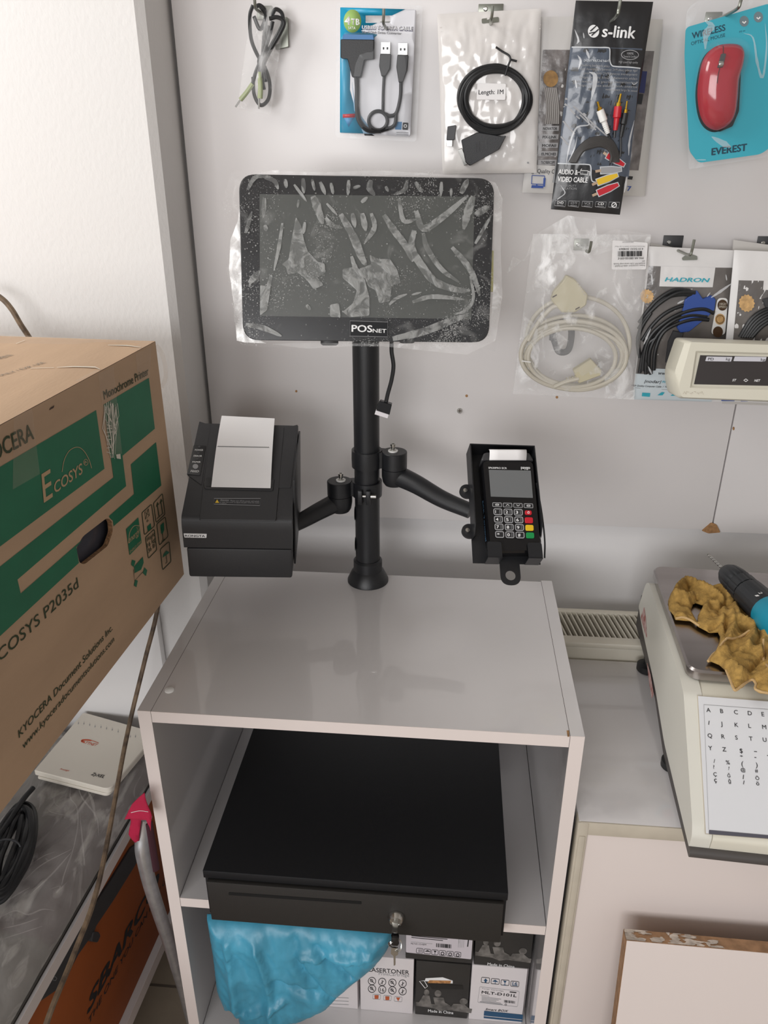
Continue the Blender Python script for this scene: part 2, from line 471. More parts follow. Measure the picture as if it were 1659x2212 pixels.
# ================================================================ cash drawer
x0, w_, yo, zt = .0688, .41, -.0251, ZS+.0895
cdw = thing('cash_drawer', 'flat black steel cash drawer with a key in its lock on the cabinet shelf', 'cash drawer', (x0+w_/2, .15, ZS))
m_drawer = mat('black_textured_steel', '#131417', .55, bump=.25, bs=1600, spec=.35)
b = MB(); b.box((x0, yo+.003, ZS+.003), (x0+w_, .345, zt-.006), m_drawer, .001); b.build('housing', cdw)
b = MB(); b.box((x0-.0012, yo, zt-.014), (x0+w_+.0012, .347, zt), m_drawer, .0012); b.build('lid', cdw)
m_dfront = mat('charcoal_steel_front', '#2c2a28', .55, bump=.2, bs=1600, spec=.35)
b = MB(); b.box((x0+.004, yo-.004, ZS-.002), (x0+w_-.004, yo+.004, zt-.0165), m_dfront, .0012)
pl = PY(yo-.004)
b.build('drawer_front', cdw)
fr = bpy.data.objects['drawer_front']
b = MB(); b.slab(pl, rnd([(494, 1927), (781, 1947), (781, 1953), (494, 1933)], 2), .0002, .0004, mat('slot_black', '#040404', .9)); b.build('media_slot', fr)
b = MB(); c = at(856, 1980, 1, yo-.004)
T = Mx.Translation(c) @ Mx.Rotation(R(90), 4, 'X')
b.lathe([(.0118, 0), (.0118, .002), (.0095, .007), (.0085, .0085), (.0082, .007), (.0001, .007)], m_steel, 32, T); b.build('lock', fr)
key = thing('key_ring', 'keys on a wire ring hanging from the black drawer lock', 'keys', (c.x, c.y-.02, c.z-.05))
b = MB(); b.box((c.x-.0045, c.y-.026, c.z-.004), (c.x+.0035, c.y-.007, c.z-.0015), m_steel, .0006); b.lathe([(.004, 0), (.004, .002)], m_steel, 12, Mx.Translation((c.x, c.y-.007, c.z)) @ Mx.Rotation(R(90), 4, 'X'))
b.box((c.x-.005, c.y-.033, c.z-.016), (c.x+.006, c.y-.024, c.z+.0015), m_gblack, .003); b.build('black_headed_key', key)
b = MB(); rp = [V((c.x+.009*math.cos(a), c.y-.029+.003*math.sin(a*2), c.z-.016+.0095*math.sin(a))) for a in [2*math.pi*k/28 for k in range(28)]]
b.tube(rp, .0007, m_steel, 6, True); rp2 = [V((q.x*1+.0006, q.y-.0016, q.z-.0004)) for q in rp]; b.tube(rp2, .0006, m_steel, 6, True); b.build('split_ring', key)
b = MB(); b.prism(rnd([(c.x-.004, c.z-.021), (c.x+.0045, c.z-.021), (c.x+.005, c.z-.034), (c.x+.0015, c.z-.037), (c.x+.0016, c.z-.055), (c.x-.0008, c.z-.057), (c.x-.0012, c.z-.037), (c.x-.005, c.z-.033)], .0012), -.001, .001, m_steel, lambda u, v, e: V((u, c.y-.03+e, v)))
b.build('spare_key', key)

# ================================================================ blue plastic bag in the lower compartment
m_bag = mat('cyan_plastic_bag', '#4a9fbd', .4, var=.4, vs=11, bump=.7, bs=30, stretch=(1, 1, .35))
b = MB(); pl = PY(.012)
ol = [(448, 1972), (640, 1978), (843, 1998), (850, 2015), (838, 2045), (812, 2078), (770, 2110), (735, 2140), (712, 2165), (668, 2186), (630, 2196), (612, 2236), (560, 2250), (535, 2225), (518, 2198), (512, 2165), (486, 2172), (470, 2130), (462, 2060)]
fold = [[(565, 2010), (590, 2080), (600, 2200)], [(640, 2000), (655, 2050), (720, 2130)], [(500, 2000), (512, 2080), (525, 2170)], [(690, 2010), (760, 2080)], [(655, 2025), (800, 2030)], [(600, 2080), (690, 2110)], [(540, 2150), (620, 2120)]]
oq = [pl.uv(p) for p in ol]; fq = [[V(pl.uv(p)) for p in q] for q in fold]
oqc = [V(p) for p in oq]+[V(oq[0])]
def bagP(sg):
    def P(u, v):
        p = V((u, v)); d = pld(p, oqc); h = .026*math.sqrt(min(1, d/.05)*(2-min(1, d/.05)))
        k = min(1, d/.02)
        for i, q in enumerate(fq): h += k*(.010 if i % 2 == 0 else -.009)*math.exp(-(pld(p, q)/.0065)**2)
        h += k*.010*(.5-abs(NZ.noise(V((u*26+v*9, v*9-u*6, 1)))))+k*.006*(.4-abs(NZ.noise(V((u*60+v*25, v*22-u*14, 4)))))+k*.0015*NZ.noise(V((u*150, v*90, 4)))
        return V((u, .010-sg*max(h, 0)*(1 if sg > 0 else .5), v))
    return P
b.sheet(bagP(1), oq, [], .0042, m_bag); b.sheet(bagP(-1), oq, [], .012, m_bag)
tag(b.build('plastic_bag', ang=80), 'crumpled cyan plastic bag stuffed in the lower compartment under the cash drawer', 'bag')

# ================================================================ toner boxes
m_cwhite = mat('white_box_card', '#d9d3d4', .55, var=.03, vs=20)
m_cblack = mat('black_box_card', '#2c2a28', .5, var=.12, vs=30)
m_fig = mat('grey_figure_print', '#6e6a66', .6, var=.5, vs=90)
m_navy = mat('navy_print', '#1d4a6c', .5)
tk = crop(860, 2000, .20494)        # close crop of the boxes
def toner(label, x0, x1, z0, z1, m, y=.06, dep=.23, front=None):
    b = MB(); b.box((x0, y, z0), (x1, y+dep, z1), m, .0012)
    o = thing('toner_box', label, 'box', ((x0+x1)/2, y+dep/2, z0), 'toner boxes in the lower compartment')
    b.build('carton', o)
    if front:
        p = MB(); front(p, PY(y)); p.build('front_print', o)
    return o
zl, zm = .2548, .392
def lines(p, pl, x0, y0, x1, y1, dy, n, w_, m, e=.0003):
    for i in range(n):
        k = 1-.25*((i*7) % 3)/2
        p.line(pl, [tk(x0, y0+i*dy), tk(x0+(x1-x0)*k, y0+i*dy+(y1-y0)*k)], w_, e, m)
def bars(p, pl, x0, y0, x1, y1, h, m, c=tk, n=22, e=.0003, wmax=1.2):
    r_ = random.Random(n)
    for i in range(n):
        k = i/(n-1); x = x0+(x1-x0)*k; y = y0+(y1-y0)*k
        p.line(pl, [c(x, y), c(x+(-.02)*h, y+h)], .4+wmax*r_.random(), e, m)
def icon_box(p, pl, c, x, y, s_, m, w_=1.0, h=None):
    h = h or s_
    p.line(pl, rnd([c(x, y), c(x+s_, y+s_*.09), c(x+s_-s_*.05, y+h+s_*.09), c(x-s_*.05, y+h)], 2.2, 3), w_, .0003, m, True)
def fam(p, pl, c, x, y, k=1.0):
    """plain grey reclining figures"""
    def E(a, b_, rx, ry): p.poly(pl, [c(*q) for q in ell((x+a*k, y+b_*k), rx*k, ry*k, 16)], .0003+.00002*(a % 7), m_fig)
    p.poly(pl, [c(x+a*k, y+b_*k) for a, b_ in ((0, 170), (580, 250), (590, 205), (0, 130))], .00022, m_fig)
    E(110, 30, 28, 33); E(230, 40, 36, 36); E(500, 125, 42, 34)
    for pts in ([(75, 60), (140, 62), (160, 150), (60, 165), (20, 150)], [(180, 80), (290, 85), (310, 160), (200, 165)], [(110, 150), (300, 160), (330, 215), (250, 225), (120, 170)], [(390, 150), (500, 150), (560, 200), (480, 220), (360, 195)], [(290, 130), (360, 165), (345, 205), (300, 190)]):
        p.poly(pl, [c(x+a*k, y+b_*k) for a, b_ in pts], .0003, m_fig)
def f_family(p, pl, c, x, y, tx):
    fam(p, pl, c, x, y)
    p.text(pl, 'Made in China', c(tx[0], tx[1]), c(tx[2], tx[3]), c(tx[0], tx[1]-28), .0003, m_print, .01)
def f_black_low(p, pl):
    f_family(p, pl, tk, 190, 670, (315, 905, 582, 928))
    p.poly(pl, [tk(280, 580), tk(290, 550), tk(470, 540), tk(575, 575), tk(575, 605), tk(420, 595)], .0003, m_print)
    p.poly(pl, [tk(310, 600), tk(330, 570), tk(560, 575), tk(550, 605)], .0004, mat('torn_label_tan', '#b5814f', .8, var=.4, vs=300))
    p.line(pl, [tk(225, 580), tk(275, 575), tk(310, 635), tk(285, 655)], 1.4, .0004, m_print, True)
    p.poly(pl, [tk(310, 605), tk(680, 625), tk(690, 668), tk(360, 665)], .00035, mat('black_tape_patch', '#171614', .4))
def f_black_up(p, pl): f_family(p, pl, tk, 815, 140, (940, 412, 1225, 442))
def f_white_up(p, pl):
    wp = mat('lilac_white_print', '#c9c2c8', .6)
    p.poly(pl, rnd([tk(85, 0), tk(790, 60), tk(770, 352), tk(82, 278)], 3), .0002, wp)
    lines(p, pl, 140, 102, 520, 140, 18, 2, 1.6, m_ink); p.text(pl, 'MLT-D111S-NEW', tk(135, 192), tk(300, 205), tk(135, 175), .0004, m_ink)
    lines(p, pl, 135, 165, 360, 188, 9, 1, .8, m_grey)
    bars(p, pl, 405, 182, 560, 195, 40, m_ink)
    for i in range(6): icon_box(p, pl, tk, 195+80*i, 232+8*i, 68, m_ink, 1, 50)
    for i in range(2): p.line(pl, [tk(222+20*i, 245), tk(222+20*i, 275)], 1.4, .0003, m_ink)
    p.poly(pl, [tk(280, 268), tk(310, 252), tk(342, 272)], .0003, m_ink); p.poly(pl, [tk(372, 258), tk(405, 262), tk(390, 282)], .0003, m_ink); p.line(pl, [tk(388, 280), tk(387, 296)], 1, .0003, m_ink)
    for i in range(3): p.ring(pl, tk(468+80*i, 290+8*i), 3.2, 1.6, .0003, m_ink)
    p.line(pl, [tk(742, 140), tk(732, 218)], 2.5, .0003, m_ink); lines(p, pl, 640, 130, 640, 180, 0, 1, 1.5, m_grey)
    for i in range(4): p.line(pl, [tk(640+18*i, 128), tk(634+18*i, 225)], .8, .0003, m_grey)
tc_ = crop(380, 1880, .5184)
def f_laser(p, pl):
    p.text(pl, 'LASERTONER', tc_(803, 421), tc_(972, 434), tc_(803, 404), .0003, m_ink, .01)
    p.text(pl, 'PrintCartridge', tc_(845, 436), tc_(972, 444), tc_(845, 424), .0003, m_grey)
    for r_ in range(2):
        for i in range(4):
            c = tc_(817+42.5*i, 461+3.5*i+32*r_); p.ring(pl, c, 8, 1.3, .0003, m_ink)
            if (r_, i) == (1, 1): p.text(pl, '16', (c[0]-4.5, c[1]+4), (c[0]+4.5, c[1]+4.6), (c[0]-4.5, c[1]-3.5), .0003, m_ink)
            elif i in (0, 2): p.line(pl, [(c[0]-4, c[1]-4), (c[0]+4, c[1]+4)], 1.6, .0003, m_ink); p.ring(pl, (c[0]-1, c[1]-1), 2.8, 1, .0003, m_ink)
            else: p.line(pl, [(c[0], c[1]-4), (c[0], c[1]+5)], 1.4, .0003, m_ink); p.line(pl, [(c[0]-3.5, c[1]+4), (c[0]+3.5, c[1]-2)], 1.2, .0003, m_ink)
    og = mat('orange_print', '#b5562c', .6)
    for i in range(3):
        icon_box(p, pl, tc_, 821+45*i, 515+5*i, 32, m_grey, .7, 20); c = tc_(836+45*i, 527+5*i)
        p.poly(pl, [(c[0]-4.5, c[1]-4), (c[0]+4.5, c[1]-3.6), (c[0]+(0 if i == 2 else 4), c[1]+4), (c[0]-(0 if i == 2 else 4), c[1]+4)], .0003, og)
def f_mlt(p, pl):
    for i in range(4): icon_box(p, pl, tk, 880+103*i, 540+13*i, 85, m_ink, 1.1, 55)
    p.poly(pl, [tk(900, 578), tk(922, 553), tk(944, 580), tk(932, 580), tk(930, 598), tk(912, 596), tk(912, 578)], .0003, m_navy)
    p.poly(pl, [tk(992, 585), tk(1022, 566), tk(1056, 592)], .0003, m_navy); p.line(pl, [tk(1024, 585), tk(1022, 612)], 1.2, .0003, m_navy)
    p.poly(pl, [tk(1108, 575), tk(1142, 580), tk(1126, 605)], .0003, m_navy); p.line(pl, [tk(1126, 603), tk(1124, 622)], 1.4, .0003, m_navy); p.line(pl, [tk(1110, 621), tk(1138, 625)], 1.4, .0003, m_navy)
    p.text(pl, '16', tk(1203, 614), tk(1255, 620), tk(1203, 588), .0003, m_navy, .02); p.line(pl, [tk(1200, 622), tk(1258, 629)], 1.6, .0003, m_navy)
    p.line(pl, rnd([tk(860, 640), tk(1278, 688), tk(1258, 852), tk(838, 805)], 3), .6, .0003, m_grey, True)
    p.text(pl, 'Toner Cartridge', tk(880, 664), tk(1110, 692), tk(880, 652), .0003, m_grey)
    p.text(pl, 'MLT-D101L', tk(878, 710), tk(1247, 751), tk(878, 682), .0003, m_ink, .025)
    p.slab(pl, [tk(1177, 690), tk(1247, 697), tk(1245, 708), tk(1175, 700)], .0002, .0003, m_ink)
    lines(p, pl, 870, 728, 960, 740, 10, 1, .7, m_grey); lines(p, pl, 880, 745, 1085, 772, 14, 4, 1.0, m_grey); bars(p, pl, 1118, 780, 1230, 792, 26, m_ink, n=14)
    lines(p, pl, 862, 797, 1100, 828, 10, 1, 1.5, m_grey); p.ring(pl, tk(1134, 829), 1.8, .8, .0003, m_ink)
    p.text(pl, 'Smart BOX', tk(918, 886), tk(1160, 908), tk(930, 866), .0003, m_ink, .015, .3)
    p.poly(pl, [tk(907, 893), tk(1316, 935), tk(1312, 985), tk(902, 943)], .0003, m_navy); p.poly(pl, [tk(902, 952), tk(1312, 993), tk(1310, 1010), tk(902, 970)], .0003, m_navy)
def f_left(p, pl):
    p.slab(pl, ell(tc_(640, 587), 7, 6, 18), .0002, .0003, m_ink); p.line(pl, [tc_(632, 583), tc_(648, 585)], 1.5, .0004, m_print); p.line(pl, [tc_(634, 590), tc_(647, 591)], 1.5, .0004, m_print)
    p.slab(pl, rect(*tc_(667, 580), *tc_(697, 600)), .0002, .0003, m_ink); p.line(pl, [tc_(675, 586), tc_(690, 587)], 3, .0004, m_print)
    for i in range(3): p.line(pl, [tc_(640, 528+14*i), tc_(720, 532+14*i)], 1, .0003, m_grey)
def f_right(p, pl):
    p.poly(pl, [tk(1358, 935), tk(1440, 944), tk(1438, 992), tk(1352, 984)], .0003, m_navy); p.poly(pl, [tk(1352, 994), tk(1438, 1002), tk(1438, 1016), tk(1352, 1010)], .0003, m_navy)
X = lambda px: at(px, 2130, 1, .06).x
toner('white toner box with rows of round icons, beside the black one on the bottom row', X(778), X(893), zl, zl+.1335, m_cwhite, front=f_laser)
toner('black toner box with a torn label patch and grey figures, bottom row', X(898), X(1014), zl, zl+.132, m_cblack, front=f_black_low)
toner('white toner box with four square icons and two dark blue stripes, bottom row', X(1017), X(1136), zl, zl+.133, m_cwhite, front=f_mlt)
toner('white toner box half hidden behind the cyan bag', X(652), X(772), zl, zl+.115, m_cwhite, front=f_left)
toner('white toner box with a blue stripe squeezed against the right side panel', X(1141), W-t-.003, zl, zl+.128, m_cwhite, y=.075, front=f_right)
X = lambda px: at(px, 2060, 1, .06).x
toner('white fronted toner box with six icons in a row, upper layer under the drawer lock', X(876), X(1022), zm-.002, zm+.10, m_cblack, front=f_white_up)
toner('black toner box with reclining grey figures, on top of the blue striped box', X(1025), X(1148), zm-.003, zm+.13, m_cblack, front=f_black_up)

# ================================================================ black mounting pole with two arms
PX, PYY = .2555, .355
stand = thing('mounting_pole', 'black steel pole with two arms bolted to the white cabinet top', 'mount', (PX, PYY, ZT))
b = MB(); b.lathe([(.0195, ZT+.002), (.0195, 1.398)], m_blackm, 48, Mx.Translation((PX, PYY, 0)))
pole = b.build('pole', stand)
for z in (.968, 1.022):      # cable openings seen edge-on at the left
    b = MB(); b.lathe([(.0075, 0), (.0001, .0004)], m_gblack, 20, Mx.Translation((PX-.0196, PYY-.004, z)) @ Mx.Rotation(R(-90), 4, 'Y') @ Mx.Scale(1.6, 4, (1, 0, 0))); b.build('cable_opening', pole)
b = MB(); b.lathe([(.0335, 0), (.0335, .003), (.0265, .018), (.0232, .0215), (.0232, .038), (.0205, .041), (.0197, .041)], m_blackm, 48, Mx.Translation((PX, PYY, ZT))); b.build('base_flange', stand)
def clamp(zc, h, side, bolt):
    """collar round the pole, pivot boss, bolt"""
    b = MB(); T = Mx.Translation((PX, PYY, zc))
    b.lathe([(.0197, -h/2), (.0232, -h/2), (.0236, 0), (.0232, h/2), (.0197, h/2), (.0197, -h/2)], m_blackm, 40, T)
    px = PX+side*.0425
    b.prism([(PX+side*.012, PYY-.013), (px, PYY-.0075), (px, PYY+.0075), (PX+side*.012, PYY+.013)], zc-h/2+.001, zc+h/2-.001, m_blackm)
    b.lathe([(.0185, -h/2), (.0195, -h/2+.001), (.0195, h/2-.001), (.0185, h/2)], m_blackm, 36, Mx.Translation((px, PYY-.004, zc)))
    c = b.build('clamp', stand)
    b = MB(); T = Mx.Translation((px-side*.002, PYY-.004, zc+h/2))
    b.lathe([(.0075, 0), (.0075, .0018), (.004, .0018)], m_white, 24, T); b.lathe([(.0046, .0018), (.0046, .0035), (.003, .004), (.003, .0085), (.004, .0085), (.004, .012), (.0022, .012), (.0022, .010), (.0001, .010)], m_steel, 20, T)
    b.build('bolt', c)
    return px
pu = clamp(1.115, .027, 1, 1)
plw = clamp(1.0655, .024, -1, 1)
b = MB()    # split lugs and screw of the lower clamp
for dx in (-.008, .0045): b.box((PX+dx-.0035, PYY-.031, 1.049), (PX+dx+.0035, PYY-.018, 1.072), m_blackm, .001)
b.tube([(PX-.004, PYY-.027, 1.0625), (PX+.004, PYY-.027, 1.0625)], .002, m_steel, 10); b.tube([(PX+.0085, PYY-.027, 1.0625), (PX+.0165, PYY-.027, 1.0625)], .0035, m_steel, 14)
b.build('clamp_screw', stand)
def arm(pts, rad, flat, name, knuckle):
    b = MB(); b.lathe([(.0145, -.027), (.0175, -.022), (.0192, -.012), (.0192, 0)], m_blackm, 36, Mx.Translation(knuckle))
    b.tube(cr(pts, 8), [rad[0]+(rad[1]-rad[0])*k/((len(pts)-1)*8) for k in range((len(pts)-1)*8+1)], m_blackm, 16, flat=flat)
    return b.build(name, stand)
arm([(pu+.004, PYY-.006, 1.0905), (pu+.035, PYY-.022, 1.083), (pu+.075, PYY-.042, 1.069), (pu+.118, PYY-.062, 1.060)], (.0165, .0118), .8, 'right_arm', (pu, PYY-.004, 1.1015))
arm([(plw-.003, PYY-.006, 1.0425), (plw-.03, PYY-.026, 1.034), (plw-.055, PYY-.047, 1.026), (plw-.085, PYY-.07, 1.018)], (.0155, .0115), .8, 'left_arm', (plw, PYY-.004, 1.0535))

# tilted tray at the end of the right arm
def fr_pose(loc, yaw, pit, rol):
    return Mx.Translation(loc) @ Mx.Rotation(yaw, 4, 'Z') @ Mx.Rotation(pit, 4, 'X') @ Mx.Rotation(rol, 4, 'Y')
TM = fr_pose((.4091, .27, 1.1737), R(12), R(-49.85), R(4.89)) @ Mx.Rotation(R(90), 4, 'X')      # u right, v up, n towards viewer; origin top left
tp = PL(TM)
tw, th = .0916, .1667
b = MB(); b.T = TM
dz = -.030
b.box((0, -th, dz), (tw, 0, dz+.0015), m_blackm)                       # back plate
b.box((0, -.0015, dz), (tw, 0, 0), m_blackm)
b.prism(rnd([(0, dz), (-.134, dz), (-.134, -.012), (-.120, 0), (0, 0)], .004), 0, .0015, m_blackm, lambda u, v, e: V((e, u, v)))
b.prism(rnd([(0, dz), (-.134, dz), (-.134, -.012), (-.120, 0), (0, 0)], .004), tw-.0015, tw, m_blackm, lambda u, v, e: V((e, u, v)))
tray = b.build('tray', stand)
b = MB(); b.T = TM
tg = rnd([(.036, -th+.002), (.036, -th-.030), (.063, -th-.030), (.063, -th+.002)], [.001, .0134, .0134, .001], 8)
b.plate(tg, [ell((.0495, -th-.0165), .0068, .0068, 24)], dz, dz+.0016, m_blackm); b.build('hanging_tab', tray)
for x in (.016, .070):
    b = MB(); b.T = TM; b.box((x, -th-.0005, dz), (x+.019, -th+.001, -.006), m_blackm); b.prism(rnd([(x, -th), (x+.019, -th), (x+.019, -th+.022), (x, -th+.022)], [0, 0, .006, .006][0] or .003), -.0075, -.006, m_blackm); b.build('retaining_lip', tray)
for q in ((-.009, -.062), (-.009, -.122)):
    b = MB(); b.T = TM; b.lathe([(.0105, -.004), (.0105, .0), (.0075, .0004)], m_blackm, 24, Mx.Translation((q[0]+.006, q[1], dz+.006))); b.lathe([(.003, 0), (.003, .0025), (.0001, .003)], m_steel, 12, Mx.Translation((q[0]+.003, q[1], dz+.0064))); b.build('mounting_lug', tray)

# ================================================================ card terminal
KM = fr_pose((.4272, .25, 1.1549), R(11), R(-45), R(2.5)) @ Mx.Rotation(R(90), 4, 'X')
kp = PL(KM)
kw, kh = .0700, .1145
term = thing('card_terminal', 'black handheld card payment terminal with keypad lying in the tilted tray', 'card terminal', kp.P(kw/2, -.12, -.02))
KS = crop(1000, 940, .14463)
b = MB(); b.T = KM
b.prism(rnd([(-.001, .004), (kw+.001, .004), (kw+.001, -kh-.004), (kw-.003, -kh-.016), (.003, -kh-.016), (-.001, -kh-.004)], .008), -.024, 0, m_gblack, bev=.003)
b.build('body', term)
b = MB(); b.T = KM
b.prism(rnd([(-.002, .002), (.003, .014), (kw-.003, .014), (kw+.002, .002)], .003), -.022, .0002, m_dgrey, bev=.002); b.build('paper_cover', term)
b = MB(); b.T = KM
b.grid(lambda a, c: V((.009+.0515*a, .0015+.0145*math.sin(c*1.5), .0015+.010*math.sin(c*1.9)-.012*c*c*.6)), 4, 14, m_paper); b.build('paper', term, solid=.0006)
b = MB()
sq = [KS(385, 520), KS(1010, 533), KS(1043, 940), KS(415, 920)]
b.slab(kp, rnd(sq, 1), .0002, .0008, mat('grey_lcd_glass', '#6d6f70', .2)); b.build('screen', term)
b = MB()
b.text(kp, 'SP630PRO ECR', KS(381, 502), KS(655, 508), KS(381, 476), .0004, m_print, .01); b.text(kp, 'paygo', KS(866, 503), KS(1003, 507), KS(866, 475), .0004, m_print, .02)
b.build('lettering', term)
for r_, row in enumerate((('1', '2', '3', 'r'), ('4', '5', '6', 'R'), ('7', '8', '9', 'Y'), ('*', '0', '#', 'G'))):
    for i, ch in enumerate(row):
        cx = 518+152*i+9*r_; cy = 1150+4*i+113*r_
        hw, hh = (62, 45) if ch != 'r' else (52, 34)
        q = [KS(cx-hw, cy-hh), KS(cx+hw-4, cy-hh+3), KS(cx+hw, cy+hh), KS(cx-hw+4, cy+hh-3)]
        kb = MB()
        mm = {'r': m_red, 'R': m_red, 'Y': m_yel, 'G': m_grn}.get(ch, m_black)
        kb.slab(kp, rnd(q, 3.5, 4), .0001, .0016, mm, .0003)
        if ch.isdigit() or ch in '*#':
            kb.line(kp, rnd(q, 3.5, 4), 1.9, .00165, m_grey, True)
            tx = cx-(38 if ch.isdigit() or ch == '*' else 30)
            kb.text(kp, ch, KS(tx, cy+22), KS(tx+(38 if ch != '1' else 24), cy+23), KS(tx, cy-22), .0018, m_print, .02, nat=(ch == '1'))
            if ch not in '*#':
                for k in range(3): kb.line(kp, [KS(cx+20, cy-20+20*k), KS(cx+40, cy-19+20*k)], 1, .0018, m_grey)
        if ch == 'r': kb.ring(kp, KS(cx, cy), 2.2, .8, .0018, m_print); kb.line(kp, [KS(cx, cy-20), KS(cx, cy)], .8, .0018, m_print)
        kb.build('key', term)
for i in range(4):
    cx = 508+156*i; cy = 1044+5*i
    q = [KS(cx-66, cy-31), KS(cx+62, cy-27), KS(cx+66, cy+33), KS(cx-66, cy+28)]
    kb = MB(); kb.slab(kp, rnd(q, 1.5, 3), .0001, .0012, m_black, .0003); kb.line(kp, rnd(q, 1.5, 3), 1.3, .0013, m_grey, True)
    if i in (1, 2): d = 10 if i == 1 else -10; kb.line(kp, [KS(cx-24, cy+d), KS(cx, cy-d), KS(cx+24, cy+d)], 1, .0014, m_print)
    else: kb.line(kp, rnd([KS(cx-24, cy-9), KS(cx+24, cy-8), KS(cx+24, cy+10), KS(cx-24, cy+9)], 1), 1, .0014, m_print, True)
    kb.build('function_key', term)
b = MB(); b.T = KM
b.tube(cr([(kw+.003, -.03, -.004), (kw+.006, -.07, -.004), (kw+.007, -.11, -.006), (kw+.006, -.135, -.012)], 6), .0012, m_rubber, 8); b.build('side_cable', term)
b = MB()
lp = PL(KM @ Mx.Translation((-.0012, 0, 0)) @ Mx.Rotation(R(-90), 4, 'Y'))
b.T = None
lb = mat('pale_blue_print', '#6fa3cf', .5)
vs_, fs_ = glyphs('ECR Terminal', 0, 0); mx_ = max(v[0] for v in vs_)
b.add([KM @ V((-.0013, -.052-.058*v[0]/mx_, -.016+.008*v[1])) for v in vs_], fs_, lb); b.build('side_lettering', term)

# ================================================================ receipt printer
RM = fr_pose((.0266, .1536, 1.0079), R(7.72), R(5.67), R(2.53))
hs, hb, ht, rd, rw = .0492, .0968, .1509, .1865, .145
rp_ = thing('receipt_printer', 'black receipt printer with a white paper strip, held by the left arm', 'printer', RM @ V((rw/2, rd/2, 0)))
rc = crop(370, 880, .31947)
m_prt = mat('dark_charcoal_plastic', '#2b2b2d', .5, bump=.15, bs=1300)
b = MB(); b.T = RM; b.box((.003, 0, 0), (rw-.0005, rd, hs-.0015), m_prt, .003); b.build('base', rp_)
b = MB(); b.T = RM; b.box((.004, .004, hs-.003), (rw-.002, rd-.004, hs+.001), m_gblack); b.build('seam_gap', rp_)
b = MB(); b.T = RM
prof = rnd([(-.001, hs), (-.003, hb-.012), (0, hb), (rd-.004, ht), (rd, ht-.006), (rd, hs)], [.001, .008, .012, .003, .003, .001], 6)
b.prism(prof, 0, rw, m_prt, lambda u, v, e: V((e, u, v)))
cov = b.build('cover', rp_)
# sloping lid plane
sl = math.atan2(ht-hb, rd)
LM = RM @ Mx.Translation((0, 0, hb)) @ Mx.Rotation(sl, 4, 'X'); lpn = PL(LM)
fpn = PL(RM @ Mx.Translation((0, -.0022, 0)) @ Mx.Rotation(R(90), 4, 'X'))
L0 = math.hypot(rd, ht-hb)
def rq(pts): return [rc(*p) for p in pts]
b = MB(); b.slab(lpn, rnd(rq([(268, 122), (765, 138), (708, 770), (192, 765), (215, 530), (268, 180)]), 2), .0002, .0016, m_prt, .0008); b.build('lid', rp_)
b = MB()
b.slab(lpn, rnd(rq([(262, 470), (700, 490), (690, 572), (225, 560), (218, 520)]), 4), .0012, .0026, m_prt, .0008)
b.slab(lpn, rnd(rq([(240, 485), (690, 502), (682, 552), (235, 543)]), 3), .0020, .0030, m_gblack); b.build('paper_mouth', rp_)
b = MB(); b.slab(lpn, rnd(rq([(770, 140), (855, 120), (808, 545), (720, 545)]), 1.5), .0002, .0012, m_prt, .0004)
b.build('side_trim', rp_)
b = MB(); b.slab(lpn, rnd(rq([(190, 98), (266, 122), (205, 530), (110, 462)]), 1.5), .0002, .0012, m_prt, .0004); b.build('side_trim', rp_)
b = MB(); b.slab(lpn, rnd(rq([(152, 262), (238, 266), (196, 466), (106, 460)]), 2), .0010, .0020, m_gblack, .0004)
for tx, x, y, x1 in (('POWER', 160, 301, 216), ('ERROR', 151, 341, 208), ('PAPER', 143, 382, 199), ('FEED', 131, 446, 187)):
    b.text(lpn, tx, rc(x, y), rc(x1, y+1), rc(x+2, y-(11 if tx != 'FEED' else 14)), .0022, m_print, .012)
cp = b.build('control_panel', rp_)
for x, y in ((190, 275), (184, 318), (177, 358)):
    b = MB(); b.slab(lpn, ell(rc(x, y), 2.8, 2.2, 14), .0020, .0026, m_dgrey); b.build('status_light', cp)
b = MB(); b.slab(lpn, ell(rc(165, 409), 6.2, 5, 22), .0020, .0034, m_grey, .0004); b.build('feed_button', cp)
b = MB()
pq = [V(lpn.uv(rc(*p))) for p in ((272, 550), (672, 558), (700, 94), (343, 76))]
# paper: leaves the mouth and curls up, foot on the lid, top standing off it
def pf(a, c):
    p = pq[0].lerp(pq[1], a).lerp(pq[3].lerp(pq[2], a), c)
    return lpn.P(p.x, p.y, .0032+.006*math.sin(c*math.pi*.95)+.0015*c)
b.grid(pf, 8, 20, m_paper)
for k in range(64):
    a = .03+.90*k/63; q0 = pq[0].lerp(pq[3], .505); q1 = pq[1].lerp(pq[2], .52); p = q0.lerp(q1, a)
    e = .0032+.006*math.sin(.51*math.pi*.95)+.0015*.5+.0004
    dd = .0008*(1 if k % 2 else -1)
    b.add([lpn.P(p.x-.0008, p.y-.0005+dd, e), lpn.P(p.x+.0008, p.y-.0005-dd, e), lpn.P(p.x+.0008, p.y+.0005-dd, e), lpn.P(p.x-.0008, p.y+.0005+dd, e)], [[0, 1, 2, 3]], m_ink)
b.build('paper_strip', rp_)
b = MB(); b.slab(lpn, rq([(290, 622), (606, 622), (600, 672), (288, 662)]), .0016, .0019, m_ink); b.line(lpn, rq([(291, 623), (605, 623), (599, 671), (289, 661)]), 1, .0020, m_grey, True)
b.poly(lpn, rq([(297, 652), (311, 630), (325, 653)]), .0020, m_yel); b.text(lpn, 'Attention:', rc(330, 640), rc(392, 641), rc(330, 627), .0020, m_grey, .01, .2)
